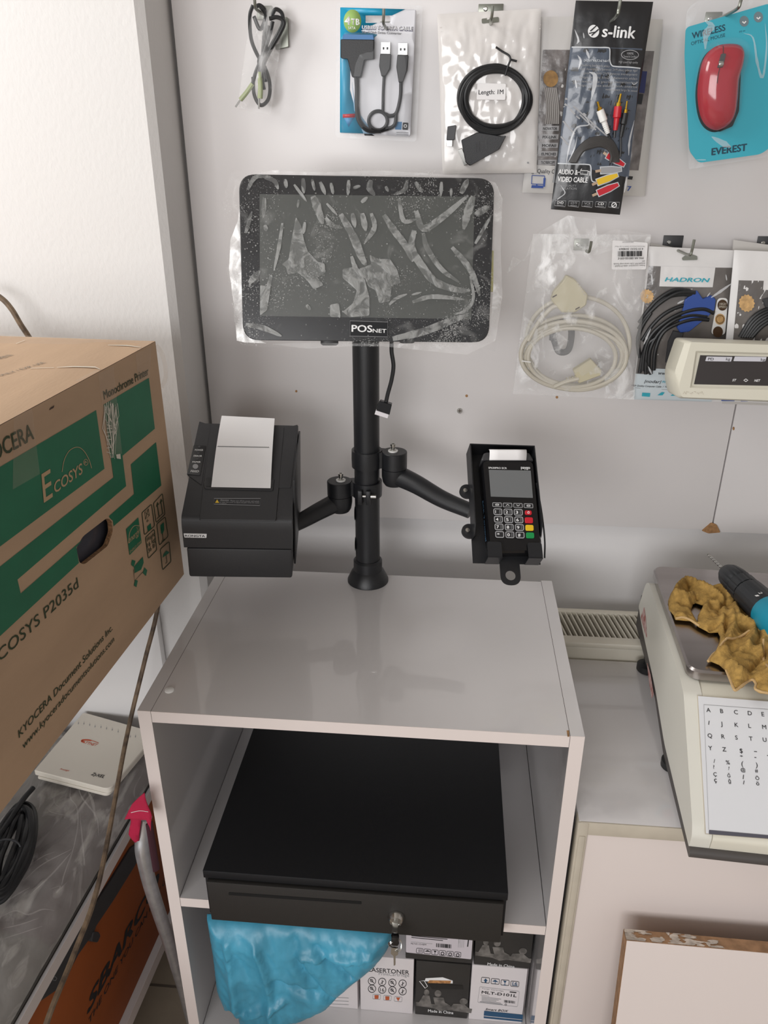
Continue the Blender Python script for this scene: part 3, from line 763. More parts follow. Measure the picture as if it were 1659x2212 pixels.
b.text(lpn, 'Please turn off the power and switch', rc(400, 642), rc(594, 646), rc(400, 633), .0020, m_grey); b.text(lpn, 'or open this cover to adjust the gear when the cutter', rc(328, 651), rc(596, 656), rc(328, 643), .0020, m_grey); b.text(lpn, 'is locked', rc(328, 660), rc(372, 661), rc(328, 653), .0020, m_grey)
b.build('warning_sticker', rp_)
b = MB(); b.slab(fpn, rnd(rq([(84, 850), (240, 853), (238, 880), (90, 877)]), 1), .0004, .0010, m_print); b.text(fpn, 'RONGTA', rc(94, 872), rc(230, 874), rc(94, 858), .0012, m_ink, .03); b.build('logo_badge', rp_)
b = MB(); b.T = RM; b.box((rw+.0005, .03, .004), (rw+.003, rd+.002, ht-.012), m_blackm, .0008); b.box((rw-.004, .06, .012), (rw+.0006, rd-.01, .09), m_blackm); b.build('printer_bracket', stand)

# ================================================================ touch monitor
MM = fr_pose((.2644, .30, 1.412), R(6.97), R(-12.92), R(.97)) @ Mx.Rotation(R(90), 4, 'X')
mp_ = PL(MM); mw, mh = .1642, .1035
mon = thing('touch_monitor', 'black touch screen monitor in its wrinkled clear film on the pole top', 'monitor', mp_.P(0, -mh, -.02))
mc = crop(470, 350, .38577)
m_bez = mat('black_bezel_glass', '#17171a', .2)
b = MB(); b.T = MM; b.prism(rnd(rect(-mw, -mh, mw, mh), .022, 8), -.022, -.002, m_black, bev=.003); b.prism(rnd(rect(-.10, -.07, .10, .075), .02, 6), -.034, -.02, m_black, bev=.004); b.build('back_shell', mon)
b = MB(); b.T = MM; b.prism(rnd(rect(-mw, -mh, mw, mh), .022, 8), -.004, 0, m_bez, bev=.0012); b.build('bezel', mon)
b = MB(); sq = [mc(235, 180), mc(1440, 195), mc(1420, 880), mc(238, 862)]
b.slab(mp_, sq, .0001, .0004, mat('lcd_reflection_grey', '#474946', .35, spec=.5)); b.build('screen', mon)  # base grey lifted to stand in for reflections on the screen
b = MB(); q = [mc(742, 890), mc(953, 897), mc(950, 980), mc(742, 975)]
b.slab(mp_, q, .0002, .0058, m_gblack); b.line(mp_, q, .8, .0060, m_grey, True)
b.text(mp_, 'POS', mc(750, 950), mc(866, 953), mc(750, 912), .0060, m_print, .03); b.text(mp_, 'NET', mc(868, 955), mc(944, 957), mc(868, 934), .0060, m_print, .015); b.build('logo_badge', mon)
b = MB(); b.slab(mp_, [(1061, 537), (1072, 538), (1070, 628), (1059, 626)], -.024, -.018, mat('yellow_sticker', '#d9d49a', .7)); b.build('yellow_sticker', mon)
b = MB(); b.T = MM
b.lathe([(.012, 0), (.012, .006), (.009, .008)], m_black, 24, Mx.Translation((-.05, -mh+.002, -.014)) @ Mx.Rotation(R(90), 4, 'X') @ Mx.Scale(.45, 4, (0, 1, 0))); b.build('button', mon)
b = MB(); b.T = MM; b.lathe([(.010, 0), (.010, .002), (.007, .003)], m_black, 24, Mx.Translation((.055, -mh+.001, -.014)) @ Mx.Rotation(R(90), 4, 'X') @ Mx.Scale(.45, 4, (0, 1, 0))); b.build('button', mon)
b = MB(); b.T = MM; b.box((-.03, -.055, -.039), (.03, .02, -.0335), m_blackm, .002); b.build('mount_plate', mon)
# dangling cable
cb = PL(frame(mp_.P(.03, -mh, -.03), (1, 0, 0), (0, 0, 1)))
b = MB(); b.wire(cb, [(846, 738), (846, 760), (850, 790), (846, 820), (838, 850), (834, 868)], .0029, 0, m_rubber, 10)
cbo = b.build('cable', mon)
ck = crop(690, 730, .12658)
b = MB(); b.slab(cb, rnd([ck(1040, 1065), ck(1240, 1125), ck(1200, 1300), ck(985, 1230), ck(975, 1170)], 1.5), -.005, .004, m_gblack, .0006)
b.slab(cb, [ck(965, 1228), ck(1190, 1270), ck(1165, 1362), ck(945, 1292)], -.004, .003, mat('clear_white_connector', '#e3dfe2', .25)); b.build('connector', cbo)
# the film it is wrapped in: clear sheet with creases and air pockets
b = MB()
fo = [(498, 372), (555, 366), (700, 362), (860, 364), (1000, 372), (1072, 384), (1086, 420), (1082, 560), (1080, 700), (1070, 760), (1030, 748), (900, 752), (760, 748), (640, 752), (570, 750), (520, 744), (505, 690), (488, 590), (478, 430)]
def fz(u, v): return .0030+.0012*NZ.noise(V((u*40, v*40, 0)))+(0 if abs(u) < mw else -.012*min(1, (abs(u)-mw)/.02)+.004*NZ.noise(V((u*120, v*120, 2))))
b.sheet(lambda u, v: mp_.P(u, v, fz(u, v)), [mp_.uv(p) for p in fo], [], .009, film('screen_film', col='#d8d8d6', base=.03, streak=.16, scale=26, thr=.6, rough=.3, speck=.36))
film_o = b.build('protective_film', mon, ang=180)
b = MB(); fm = film('white_crinkled_film', base=.25, streak=.7, scale=34, thr=.42, rough=.15, stretch=(1, 1, .5))
fl = [mc(*p) for p in ((128, 210), (110, 330), (70, 430), (60, 600), (85, 760), (105, 1000), (150, 1010), (270, 1015), (205, 985), (145, 930), (138, 600))]
b.sheet(lambda u, v: mp_.P(u, v, -.004+.005*NZ.noise(V((u*150, v*70, 1)))), [mp_.uv(p) for p in fl], [], .004, fm); b.build('crinkled_film_edge', film_o, ang=180)
b = MB(); fl = [mc(*p) for p in ((200, 62), (300, 40), (600, 52), (900, 40), (1200, 60), (1450, 80), (1560, 110), (1600, 200), (1590, 500), (1600, 760), (1560, 1000), (1400, 1080), (1100, 1050), (920, 1030), (760, 1030), (500, 1045), (300, 1020), (440, 1012), (1300, 1020), (1480, 1000), (1530, 940), (1548, 700), (1550, 180), (1520, 100), (1440, 74), (240, 62))]
b.sheet(lambda u, v: mp_.P(u, v, -.006+.004*NZ.noise(V((u*90, v*70, 4)))), [mp_.uv(p) for p in fl], [], .006, film('film_margin', base=.16, streak=.4, scale=30, thr=.56, rough=.2)); b.build('film_margin', film_o, ang=180)
b = MB(); mv = film('air_pocket_film', col='#a9aaa8', base=.22, streak=.45, scale=55, thr=.42, rough=.3)
def bub(pts, w_, e=.0045):
    n = 5; P_ = cr([V((*mc(*p), 0)) for p in pts], n); N = len(P_)
    ws = [w_*.38577*(.25+.75*math.sin(math.pi*min(1, .08+.92*(i/(N-1))))**.6)*(1+.25*NZ.noise(V((i*.9, w_, pts[0][0])))) for i in range(N)]
    b.line(mp_, [(p.x, p.y) for p in P_], ws, e+.00002*(pts[0][0] % 13), mv)
def blob(pts, e=.0042): b.poly(mp_, rnd([mc(*p) for p in pts], 4, 3), e+.00002*(pts[0][0] % 13), mv)
blob([(440, 310), (470, 360), (485, 440), (505, 500), (560, 560), (600, 570), (605, 620), (560, 650), (595, 690), (540, 715), (500, 660), (450, 620), (395, 632), (385, 590), (360, 575), (400, 545), (415, 440)])
blob([(850, 520), (900, 545), (965, 545), (1005, 605), (1025, 680), (975, 690), (965, 780), (905, 792), (885, 720), (845, 700), (820, 640), (790, 600), (860, 575)])
blob([(700, 600), (760, 590), (820, 640), (850, 760), (850, 860), (740, 870), (700, 840), (760, 790), (780, 720), (700, 650)])
blob([(630, 800), (680, 790), (690, 870), (630, 868)]); blob([(240, 690), (300, 700), (280, 830), (240, 860)])
for a in (([(365, 345), (345, 480), (318, 610)], 20), ([(302, 635), (280, 720), (245, 770)], 24), ([(535, 195), (560, 260), (590, 350)], 46), ([(605, 315), (640, 355), (700, 372)], 28), ([(690, 295), (760, 420), (800, 520), (830, 580)], 46),
          ([(612, 235), (670, 300)], 16), ([(755, 290), (770, 370)], 28), ([(810, 290), (830, 390)], 34), ([(860, 290), (878, 370), (825, 455)], 28), ([(1015, 205), (1040, 330), (1110, 325)], 26), ([(1110, 275), (1150, 375), (1260, 310), (1400, 190)], 40),
          ([(1430, 195), (1400, 280), (1375, 380)], 46), ([(930, 300), (990, 390), (1050, 470), (1092, 560)], 40), ([(1100, 385), (1085, 480), (1140, 580), (1215, 670), (1330, 715), (1410, 722)], 44), ([(1150, 400), (1170, 480), (1250, 600), (1350, 675)], 30),
          ([(1310, 480), (1380, 560), (1430, 640), (1465, 750)], 34), ([(1412, 640), (1430, 760), (1390, 830), (1320, 855)], 18), ([(1090, 785), (1200, 755), (1380, 770)], 26), ([(960, 800), (1000, 765), (1060, 740)], 18), ([(480, 95), (485, 180)], 26), ([(380, 100), (388, 150)], 22),
          ([(530, 100), (545, 165)], 18), ([(575, 115), (605, 187)], 24), ([(635, 120), (648, 185)], 20), ([(735, 105), (730, 190)], 22), ([(860, 105), (850, 150), (880, 190)], 34), ([(1060, 105), (1045, 160), (985, 187)], 24), ([(1105, 115), (1145, 175)], 26), ([(1252, 115), (1248, 195)], 20), ([(1305, 150), (1305, 197)], 16),
          ([(265, 90), (320, 110), (342, 157)], 26), ([(430, 130), (500, 225)], 18), ([(265, 205), (258, 315)], 26), ([(268, 355), (275, 390)], 24), ([(490, 340), (482, 405)], 20), ([(750, 530), (775, 600), (830, 650)], 26), ([(980, 990), (1150, 950), (1280, 900), (1400, 855)], 44), ([(160, 910), (260, 930), (360, 975)], 30), ([(760, 150), (800, 138)], 20), ([(940, 140), (955, 170)], 18),
          ([(455, 215), (450, 260)], 14), ([(805, 230), (840, 200)], 22), ([(500, 800), (520, 830)], 20), ([(1360, 180), (1400, 100)], 34), ([(1440, 300), (1520, 250)], 40), ([(1440, 460), (1530, 300)], 20), ([(160, 400), (195, 280)], 24), ([(180, 680), (240, 610)], 36), ([(170, 160), (215, 90), (300, 85)], 24), ([(1085, 745), (1140, 730)], 12)):
    bub(*a)
r_ = random.Random(3)
for k in range(330):
    x = r_.uniform(150, 1530); y = r_.choice((r_.uniform(90, 990), r_.uniform(300, 860)))
    if r_.random() < .35: x = r_.choice((r_.uniform(150, 230), r_.uniform(1430, 1525)))
    s_ = r_.uniform(.5, 1.9); b.poly(mp_, ell(mc(x, y), s_, s_*r_.uniform(.6, 1.4), 6), .0044, mv)
b.build('air_pockets', film_o, ang=180)

# ================================================================ hooks and packets on the wall boards
def hook(px, L, label, plate=m_hook, ph=(9, 7), rise=.016, r=.0020, dz=.003):
    p = at(*px, 1, YB)
    o = thing('wall_hook', label, 'hook', (p.x, p.y, p.z), 'display hooks on the white boards')
    b = MB(); b.box((p.x-ph[0]*.0012, YB-.002, p.z-ph[1]*.0012), (p.x+ph[0]*.0012, YB, p.z+ph[1]*.0012), plate, .0006)
    b.lathe([(.003, 0), (.003, .0012), (.002, .002)], m_steel, 12, Mx.Translation((p.x-ph[0]*.0005, YB-.002, p.z)) @ Mx.Rotation(R(90), 4, 'X')); b.build('mounting_plate', o)
    b = MB(); b.tube(cr([(p.x, YB-.001, p.z-dz), (p.x, YB-L*.5, p.z-dz), (p.x, YB-L+.006, p.z-dz+.001), (p.x+.0006, YB-L, p.z-dz+.007), (p.x+.001, YB-L-.002, p.z-dz+rise)], 5), r, m_hook, 10); b.build('prong', o)
    return p
m_bagw = mat('white_glossy_pouch', '#dedad7', .16, var=.06, vs=12, bump=.25, bs=16, coat=.5)
m_pouchclear = film('pouch_window', col='#f4f2f0', base=.16, streak=.55, scale=34, thr=.57, rough=.12, stretch=(1, 1, .5))
m_smoke = film('smoky_window', col='#c9c4c2', base=.25, streak=.5, scale=30, thr=.56, rough=.15, tint='#8f8b8a')
m_blister = film('clear_blister', col='#eef2f6', base=.07, streak=.25, scale=18, thr=.6, rough=.08)
m_jade = mat('pale_green_plug', '#a9b28c', .45)
G_ACC = 'cable packets hanging on the wall'

# ---- small clear bag of audio cable
h1 = hook((572, 28), .06, 'zinc hook holding the small clear bag of audio cable')
tagp = thing('price_holder', 'small silvery price holder behind the clear audio cable bag', 'price holder', at(612, 100, 1, YB-.006))
pl = PY(YB-.004); b = MB(); b.slab(pl, rnd([(608, 37), (622, 38), (624, 102), (596, 108), (595, 98), (604, 96)], 2), -.003, .003, m_hook, .0006); b.build('holder_plate', tagp)
pl = PY(YB-.022); p1 = crop(480, 0, .27728)
aux = thing('cable_bag', 'small clear bag of black audio cable with pale green plugs, leftmost on the wall', 'cable packet', at(555, 245, 1, YB-.022), G_ACC)
cp_ = PY(YB-.024)
b = MB()
for q, e in (([(240, 40), (215, 130), (225, 300), (270, 420), (330, 520), (370, 650), (360, 770), (300, 820), (250, 740), (240, 600)], .0), ([(300, 50), (345, 130), (330, 300), (320, 430), (310, 560), (300, 580)], .004), ([(390, 130), (420, 75), (470, 110), (470, 200), (400, 330), (340, 430), (300, 470)], .003), ([(375, 150), (440, 140), (490, 180), (455, 270), (380, 400), (330, 520), (350, 640)], .006), ([(400, 170), (380, 260), (330, 420), (270, 560), (245, 650)], .005), ([(250, 60), (300, 45), (345, 110), (300, 230), (250, 130)], .002), ([(360, 200), (350, 300), (335, 420), (290, 480), (330, 700)], .003)):
    b.wire(cp_, [p1(*z) for z in q], .0026, e, m_rubber, 8)
b.build('cable', aux)
b = MB()
b.wire(cp_, [p1(303, 565), p1(305, 620), p1(308, 700), p1(305, 770)], [.0026]*6+[.0034]*6+[.0036]*7, .008, m_jade, 10); b.wire(cp_, [p1(298, 765), p1(295, 850)], .0014, .008, m_steel, 8)
b.build('audio_plug', aux)
b = MB(); b.wire(cp_, [p1(245, 655), p1(200, 720), p1(150, 780)], .0032, .006, m_jade, 10); b.wire(cp_, [p1(150, 778), p1(112, 835)], .0014, .006, m_steel, 8); b.build('audio_plug', aux)
b = MB(); b.pouch(pl, [p1(230, 30), p1(500, 45), p1(375, 895), p1(118, 835)], .012, m_film2, 24, m_film, .003, 1); b.build('clear_sleeve', aux)

# ---- USB to SATA cable in a blister
hook((838, 62), .075, 'zinc hook through the slot of the blue and white cable blister')
pl = PY(YB-.024)
sata = thing('cable_blister', 'blue and white blister card with a black drive adapter and two plugs', 'cable packet', at(815, 303, 1, YB-.024), G_ACC)
b = MB(); slot = rnd([p1(1118, 122), p1(1310, 126), p1(1310, 178), p1(1118, 172)], 4)
ol = rnd([p1(918, 55), p1(1512, 75), p1(1465, 1065), p1(915, 1035)], 5)
m_cardw = mat('white_grey_card', '#dadadf', .35)
b.sheet(lambda u, v: pl.P(u, v, 0), [pl.uv(p) for p in ol], [[pl.uv(p) for p in slot]], .012, m_cardw)
b.poly(pl, [p1(920, 58), p1(1425, 72), p1(1322, 121), p1(1117, 121), p1(1117, 178), p1(1207, 179), p1(1080, 240), p1(1210, 270), p1(1000, 470), p1(995, 700), p1(1040, 860), p1(1110, 1040), p1(918, 1033)], .0003, m_blueprint)
b.poly(pl, [p1(1010, 640), p1(1030, 860), p1(1100, 1040), p1(1190, 1045), p1(1080, 900), p1(1030, 780)], .0004, mat('pale_blue_card', '#a5c9e4', .4))
b.poly(pl, [p1(1105, 1040), p1(1165, 1043), p1(1188, 1058), p1(1110, 1056)], .0005, m_ink)
b.poly(pl, ell(p1(1015, 165), 19, 25, 30), .0005, mat('light_green_print', '#9dbf6d', .5))
b.text(pl, '4', p1(952, 192), p1(1002, 193), p1(955, 128), .0007, m_print, .05); b.text(pl, 'TB', p1(1004, 193), p1(1072, 195), p1(1004, 145), .0007, m_print, .045); b.text(pl, 'SATA', p1(982, 228), p1(1040, 230), p1(982, 207), .0007, m_print, .02)
b.text(pl, 'USB3.0 TO SATA CABLE', p1(1091, 226), p1(1484, 238), p1(1091, 198), .0009, m_print, .03); b.text(pl, 'USB3.0 TO SATA CABLE', p1(1087, 230), p1(1487, 243), p1(1087, 196), .0007, mat('violet_grey_outline', '#7c7d92', .5), .07)
b.text(pl, 'Hard Disk Drive Converter', p1(1091, 258), p1(1397, 270), p1(1091, 240), .0007, m_grey, .03)
b.poly(pl, [p1(940, 890), p1(1035, 885), p1(1035, 915), p1(940, 918)], .0006, m_red); b.poly(pl, [p1(950, 918), p1(1030, 915), p1(985, 990)], .0005, mat('shield_blue_print', '#4a8fc0', .5))
b.slab(pl, [p1(1350, 950), p1(1400, 950), p1(1396, 1010), p1(1348, 1008)], .0003, .0006, mat('deep_blue_print', '#2f77a8', .5)); b.slab(pl, rnd([p1(1408, 955), p1(1450, 957), p1(1446, 1012), p1(1404, 1010)], 2), .0003, .0006, m_ink); b.ring(pl, p1(1427, 982), 3, 1.5, .0007, m_print)
for k in range(2): b.line(pl, [p1(1358, 1030+18*k), p1(1450, 1034+18*k)], 1, .0006, m_grey)
b.build('card', sata, solid=.0006)
b = MB()
b.slab(pl, rnd([p1(932, 315), p1(1190, 318), p1(1190, 465), p1(1120, 472), p1(1085, 610), p1(1020, 608), p1(985, 465), p1(932, 460)], 3), .003, .014, m_black, .0012)
b.slab(pl, [p1(952, 275), p1(1185, 280), p1(1190, 318), p1(945, 315)], .004, .012, mat('blue_connector', '#2a6ea8', .35), .0008); b.build('drive_adapter', sata)
for x in (1275, 1408):
    b = MB(); dy = 8 if x > 1300 else 0
    b.slab(pl, rnd([p1(x-40, 425+dy), p1(x+45, 425+dy), p1(x+38, 540+dy), p1(x, 600+dy*6), p1(x-30, 600+dy*6), p1(x-48, 520+dy)], 2.5), .002, .010, m_black, .0012)
    b.slab(pl, [p1(x-34, 332+dy), p1(x+38, 332+dy), p1(x+36, 426+dy), p1(x-36, 424+dy)], .004, .008, m_steel, .0004)
    for d in (-14, 16): b.slab(pl, rect(*p1(x+d-7, 372+dy), *p1(x+d+7, 392+dy)), .008, .0083, m_ink)
    b.build('usb_plug', sata)
b = MB(); b.wire(pl, [p1(1050, 600), p1(1055, 700), p1(1055, 850), p1(1075, 950), p1(1140, 1015), p1(1240, 1020)], .0034, .006, m_rubber, 8); b.wire(pl, [p1(1265, 590), p1(1258, 720), p1(1255, 870)], .0022, .006, m_rubber, 8)
b.wire(pl, [p1(1395, 640), p1(1390, 760), p1(1360, 880), p1(1310, 905), p1(1275, 890)], .0026, .006, m_rubber, 8); b.wire(pl, [p1(*q) for q in ell((1218, 942), 72, 74, 14)], .0026, .007, m_rubber, 8, True); b.wire(pl, [p1(1360, 880), p1(1340, 980), p1(1240, 1020)], .0026, .006, m_rubber, 8)
b.build('cable', sata)
b = MB(); pb = PL(pl.M)
ob = [p1(888, 20), p1(1562, 45), p1(1512, 1105), p1(880, 1070)]
b.slab(pb, rnd(ob, 7), -.0016, -.0008, m_blister)
b.pouch(pb, [p1(925, 250), p1(1500, 262), p1(1460, 1060), p1(925, 1040)], .017, m_blister, 18, m_blister, .0008, 2); b.build('clear_shell', sata)

# ---- white zip pouch with serial cable
p2 = crop(930, 0, .30741)
hook((1060, 20), .055, 'zinc hook with its plate showing above the white zip pouch', ph=(14, 5), dz=.020)
pl = PY(YB-.018)
wz = thing('zip_pouch', 'white glossy zip pouch with a coiled black serial cable showing a length sticker', 'cable packet', at(1050, 375, 1, YB-.018), G_ACC)
b = MB(); b.pouch(pl, [p2(48, 100), p2(778, 60), p2(745, 1215), p2(85, 1220)], .009, m_bagw, 60, None, .0026, 3)
b.line(pl, [p2(65, 195), p2(775, 175)], 2, .0012, mat('zip_ridge', '#d4cfca', .3)); b.line(pl, [p2(68, 222), p2(772, 203)], 1.2, .0012, m_white)
b.poly(pl, rnd([p2(358, 135), p2(478, 122), p2(480, 160), p2(360, 170)], 3), .0012, m_hook); b.poly(pl, ell(p2(683, 1143), 2.2, 2.2, 10), .001, m_grey); b.build('pouch', wz)
b = MB(); r_ = random.Random(5)
for k in range(11):
    c = (450+r_.uniform(-12, 12), 700+r_.uniform(-14, 14)); rx = 226+r_.uniform(-28, 22); ry = 208+r_.uniform(-18, 22)
    b.wire(pl, [p2(*q) for q in ell(c, rx, ry, 18, r_.uniform(0, 1), r_.uniform(0, 1)+2*math.pi)] if False else [p2(*q) for q in ell(c, rx, ry, 18)], .0024, .002+.0005*k, m_rubber, 8, True, 4)
b.build('cable_coil', wz)
b = MB(); b.wire(pl, [p2(455, 342), p2(500, 372), p2(545, 400), p2(555, 430), p2(540, 470), p2(520, 540)], .0014, .010, m_rubber, 6); b.wire(pl, [p2(555, 428), p2(600, 440)], .0014, .010, m_rubber, 6); b.build('twist_tie', wz)
b = MB(); b.slab(pl, rnd([p2(215, 985), p2(330, 930), p2(500, 960), p2(528, 955), p2(480, 1050), p2(275, 1165), p2(245, 1140)], 3), .001, .012, m_black, .0012)
for k in range(4): b.line(pl, [p2(320+22*k, 1000-6*k), p2(318+24*k, 1070-8*k)], 1.5, .0122, m_dgrey)
b.slab(pl, [p2(192, 1050), p2(220, 1042), p2(262, 1150), p2(236, 1165)], .002, .009, m_steel, .0006); b.build('serial_connector', wz)
b = MB(); b.slab(pl, rnd([p2(120, 890), p2(180, 880), p2(168, 985), p2(112, 985)], 2), .001, .007, m_dgrey, .0008); b.slab(pl, [p2(115, 985), p2(155, 985), p2(152, 1030), p2(112, 1028)], .002, .006, m_steel, .0005); b.build('usb_plug', wz)
b = MB(); fpl = PL(pl.M); b.slab(fpl, rnd([p2(328, 590), p2(526, 594), p2(522, 706), p2(322, 704)], 3), .0138, .0142, m_paper); b.text(fpl, 'Length: 1M', p2(335, 668), p2(508, 665), p2(335, 637), .0144, m_ink, .015); b.build('length_sticker', wz)

# ---- smoky pouch between the white and the black one
pl = PY(YB-.008)
sm = thing('window_pouch', 'grey pouch with a smoky window, half hidden between white and black pouches', 'cable packet', at(1165, 415, 1, YB-.008), G_ACC)
b = MB(); b.pouch(pl, [(1167, 36), (1290, 38), (1262, 420), (1128, 416)], .005, mat('grey_white_pouch', '#cfccc9', .35), 20, None, .001, 4); b.patch(pl, [(1172, 108), (1270, 109), (1250, 360), (1156, 356)], .0006, mat('smoky_foil', '#77716f', .22, var=.5, vs=50, bump=.6, bs=40))
for k, tx in enumerate(('NOVATOR', 'PIX-LINK', 'MOFAII', 'ELMCHEI', 'TI-CYBERCOPY')):
    y = 278+18.2*k; x = 1186-1.1*k; b.patch(pl, [(x-20, y-6), (x+21, y-6), (x+20, y+5), (x-21, y+5)], .0012, mat('grey_brand_tab', '#a5a3a4', .4), 2)
    b.text(pl, tx, (x-14, y+3), (x+16, y+3), (x-14, y-3), .0018, m_ink, .02)
b.poly(pl, ell(p2(842, 555), 16, 18, 22), .0014, mat('brown_cork_seal', '#9a7440', .6, var=.3, vs=150))
b.text(pl, 'High Quality Computer', (1140, 373), (1230, 376), (1140, 364), .0014, m_ink)
bl = mat('royal_blue_print', '#2b4d9b', .5); b.line(pl, rnd([p2(712, 1232), p2(800, 1236), p2(795, 1295), p2(708, 1292)], 1), 1.6, .0014, bl, True); b.poly(pl, [p2(710, 1300), p2(790, 1304), p2(790, 1322), p2(706, 1320)], .0014, bl); b.poly(pl, [p2(792, 1250), p2(808, 1250), p2(802, 1312), p2(788, 1312)], .0014, bl); b.line(pl, [p2(745, 1294), p2(745, 1302)], 3, .0014, bl)
b.build('pouch', sm)
b = MB()
for k in range(7): b.wire(pl, [(1176+4*k, 190), (1181+4*k, 230), (1178+4.5*k, 268)], .0016, .0015, mat('grey_cable', '#8f8a86', .5) if k == 0 else bpy.data.materials['grey_cable'], 6)
b.build('cable', sm)
# ---- pouch behind on the right
pl = PY(YB-.010)
rb = thing('window_pouch', 'pale pouch peeking out along the right edge of the black cable pouch', 'cable packet', at(1380, 425, 1, YB-.010), G_ACC)
b = MB(); b.pouch(pl, [(1300, 40), (1432, 42), (1392, 424), (1290, 420)], .006, mat('pale_grey_pouch', '#c3bfba', .35), 20, None, .001, 6); b.patch(pl, [(1320, 110), (1412, 111), (1378, 368), (1310, 366)], .0006, bpy.data.materials['smoky_foil'])
nv = mat('navy_block_print', '#232a5c', .4); b.poly(pl, [(1378, 154), (1396, 155), (1390, 202), (1372, 200)], .0014, nv); b.poly(pl, [(1368, 202), (1388, 204), (1384, 226), (1364, 224)], .0014, m_ink)
b.poly(pl, [(1355, 380), (1366, 381), (1364, 388), (1354, 387)], .0014, m_ink); b.text(pl, '7', (1353, 412), (1362, 412), (1353, 402), .0014, bl, .03); b.build('pouch', rb)

# ---- black audio and video cable pouch
p3 = crop(1180, 0, .15069); p4 = crop(1180, 230, .15069)
hook((1300, 58), .12, 'zinc hook holding the black audio and video cable pouch')
pl = PY(YB-.070)
av = thing('cable_pouch', 'tall black printed pouch with red, white and yellow audio video plugs', 'cable packet', at(1270, 463, 1, YB-.070), G_ACC)
m_avb = mat('black_printed_film', '#1d1d1f', .3, bump=.4, bs=30, coat=.3)
m_win = mat('blue_grey_window', '#4a5361', .25, var=.2, vs=12, bump=.5, bs=35, coat=.4)
b = MB(); lp = b.pouch(pl, [(1244, 1), (1411, 4), (1339, 464), (1190, 452)], .007, m_avb, 34, None, .0018, 7)
b.patch(pl, [p3(345, 680), p3(1370, 700), p4(1180, 1020), p4(160, 800)], .0005, m_win, 20)
b.patch(pl, [p3(905, 700), p3(1420, 730), p3(1340, 975), p3(905, 940)], .0010, m_avb, 8)
b.patch(pl, [p4(130, 815), p4(630, 835), p4(620, 1110), p4(90, 1090)], .0010, m_avb, 8)
ln = m_grey
wl = mat('silver_line_print', '#c8ccd0', .4)
def dn(pts, k=6): return [tuple(p) for p in cr([V((*p, 0)).to_2d() for p in pts], k)]
b.line(pl, dn([p3(360, 680), p3(700, 690), p3(860, 692), p3(895, 720), p3(895, 860), p3(920, 940), p3(980, 962), p3(1180, 970), p3(1340, 985)], 4), 2.6, .0016, wl)
b.line(pl, dn([p4(160, 815), p4(400, 825), p4(580, 830), p4(625, 860), p4(630, 1000), p4(650, 1070), p4(720, 1085)], 4), 2.6, .0016, wl)
b.text(pl, 's-link', p3(780, 536), p3(1258, 560), p3(795, 366), .0020, m_print, .03)
b.poly(pl, [p3(*q) for q in ell((667, 458), 80, 92, 30)], .0018, m_print)
for q in ([(600, 460), (690, 375), (700, 385), (640, 450), (720, 445), (610, 545), (600, 535), (670, 470)],): b.poly(pl, [p3(*z) for z in ((612, 452), (702, 372), (715, 382), (630, 462))], .0021, m_ink); b.poly(pl, [p3(*z) for z in ((632, 512), (735, 420), (742, 440), (640, 530))], .0021, m_ink); b.poly(pl, [p3(*z) for z in ((600, 480), (690, 462), (692, 474), (605, 500))], .0021, m_ink)
b.ring(pl, p3(1185, 795), 18.5, 1.4, .0020, m_grey, 10); b.text(pl, '100%', p3(1140, 790), p3(1235, 792), p3(1140, 758), .0022, m_grey, .02); b.text(pl, 'Tested & Certified', p3(1088, 832), p3(1278, 836), p3(1088, 802), .0022, m_grey, .01)
b.text(pl, 'High speed high quality', p3(1022, 910), p3(1298, 918), p3(1022, 880), .0022, m_grey)
b.text(pl, 'haracteristic', p3(525, 888), p3(880, 900), p3(525, 845), .0018, wl, 0, 0, True)
for k, tx in enumerate(('cable sheathed products', 'high quality pure PVC covered and ultrasoft skin', 'transparent crystal PVC skin for long', 'cable crosstalk. Gold plated signal', 'for extremely wrong and digital data', 'screens. And double earthed signal', 'losses of signal transmission')):
    x0 = (480, 485, 520, 465, 375, 440, 835)[k]; b.text(pl, tx, p3(x0, 952+58*k), p3(1290 if k else 890, 975+58*k), p3(x0, 920+58*k), .0018, ln, 0, 0, True)
for k, (a, c) in enumerate((((270, 1410), (560, 1660)), ((262, 1490), (400, 1640)))): b.line(pl, [p3(*a), p3(*c)], 4, .0014, ln)
for a, c in (((245, 0), (470, 180)), ((380, 0), (860, 430)), ((235, 210), (400, 400)), ((205, 430), (305, 550)), ((470, 120), (700, 340))): b.line(pl, [p4(*a), p4(*c)], 3.2, .0014, ln)
b.text(pl, 'AUDIO &', p4(165, 965), p4(440, 978), p4(175, 895), .0020, m_print, .03); b.text(pl, 'VIDEO CABLE', p4(155, 1072), p4(578, 1088), p4(160, 1000), .0020, m_print, .03)
b.line(pl, [p4(480, 915), p4(585, 920), p4(580, 972), p4(478, 966)], 1.3, .0020, m_print, True); b.line(pl, [p4(480, 915), p4(500, 890)], 1, .0020, m_print); b.line(pl, dn([p4(585, 935), p4(610, 930), p4(610, 990)], 3), 1.2, .0020, m_print); b.line(pl, [p4(440, 940), p4(480, 940)], 1.5, .0020, m_print)
b.text(pl, 'HIGH QUALITY', p4(150, 1140), p4(420, 1150), p4(150, 1110), .0020, m_grey); b.text(pl, 'ISOLATION', p4(190, 1185), p4(425, 1190), p4(190, 1155), .0020, m_grey)
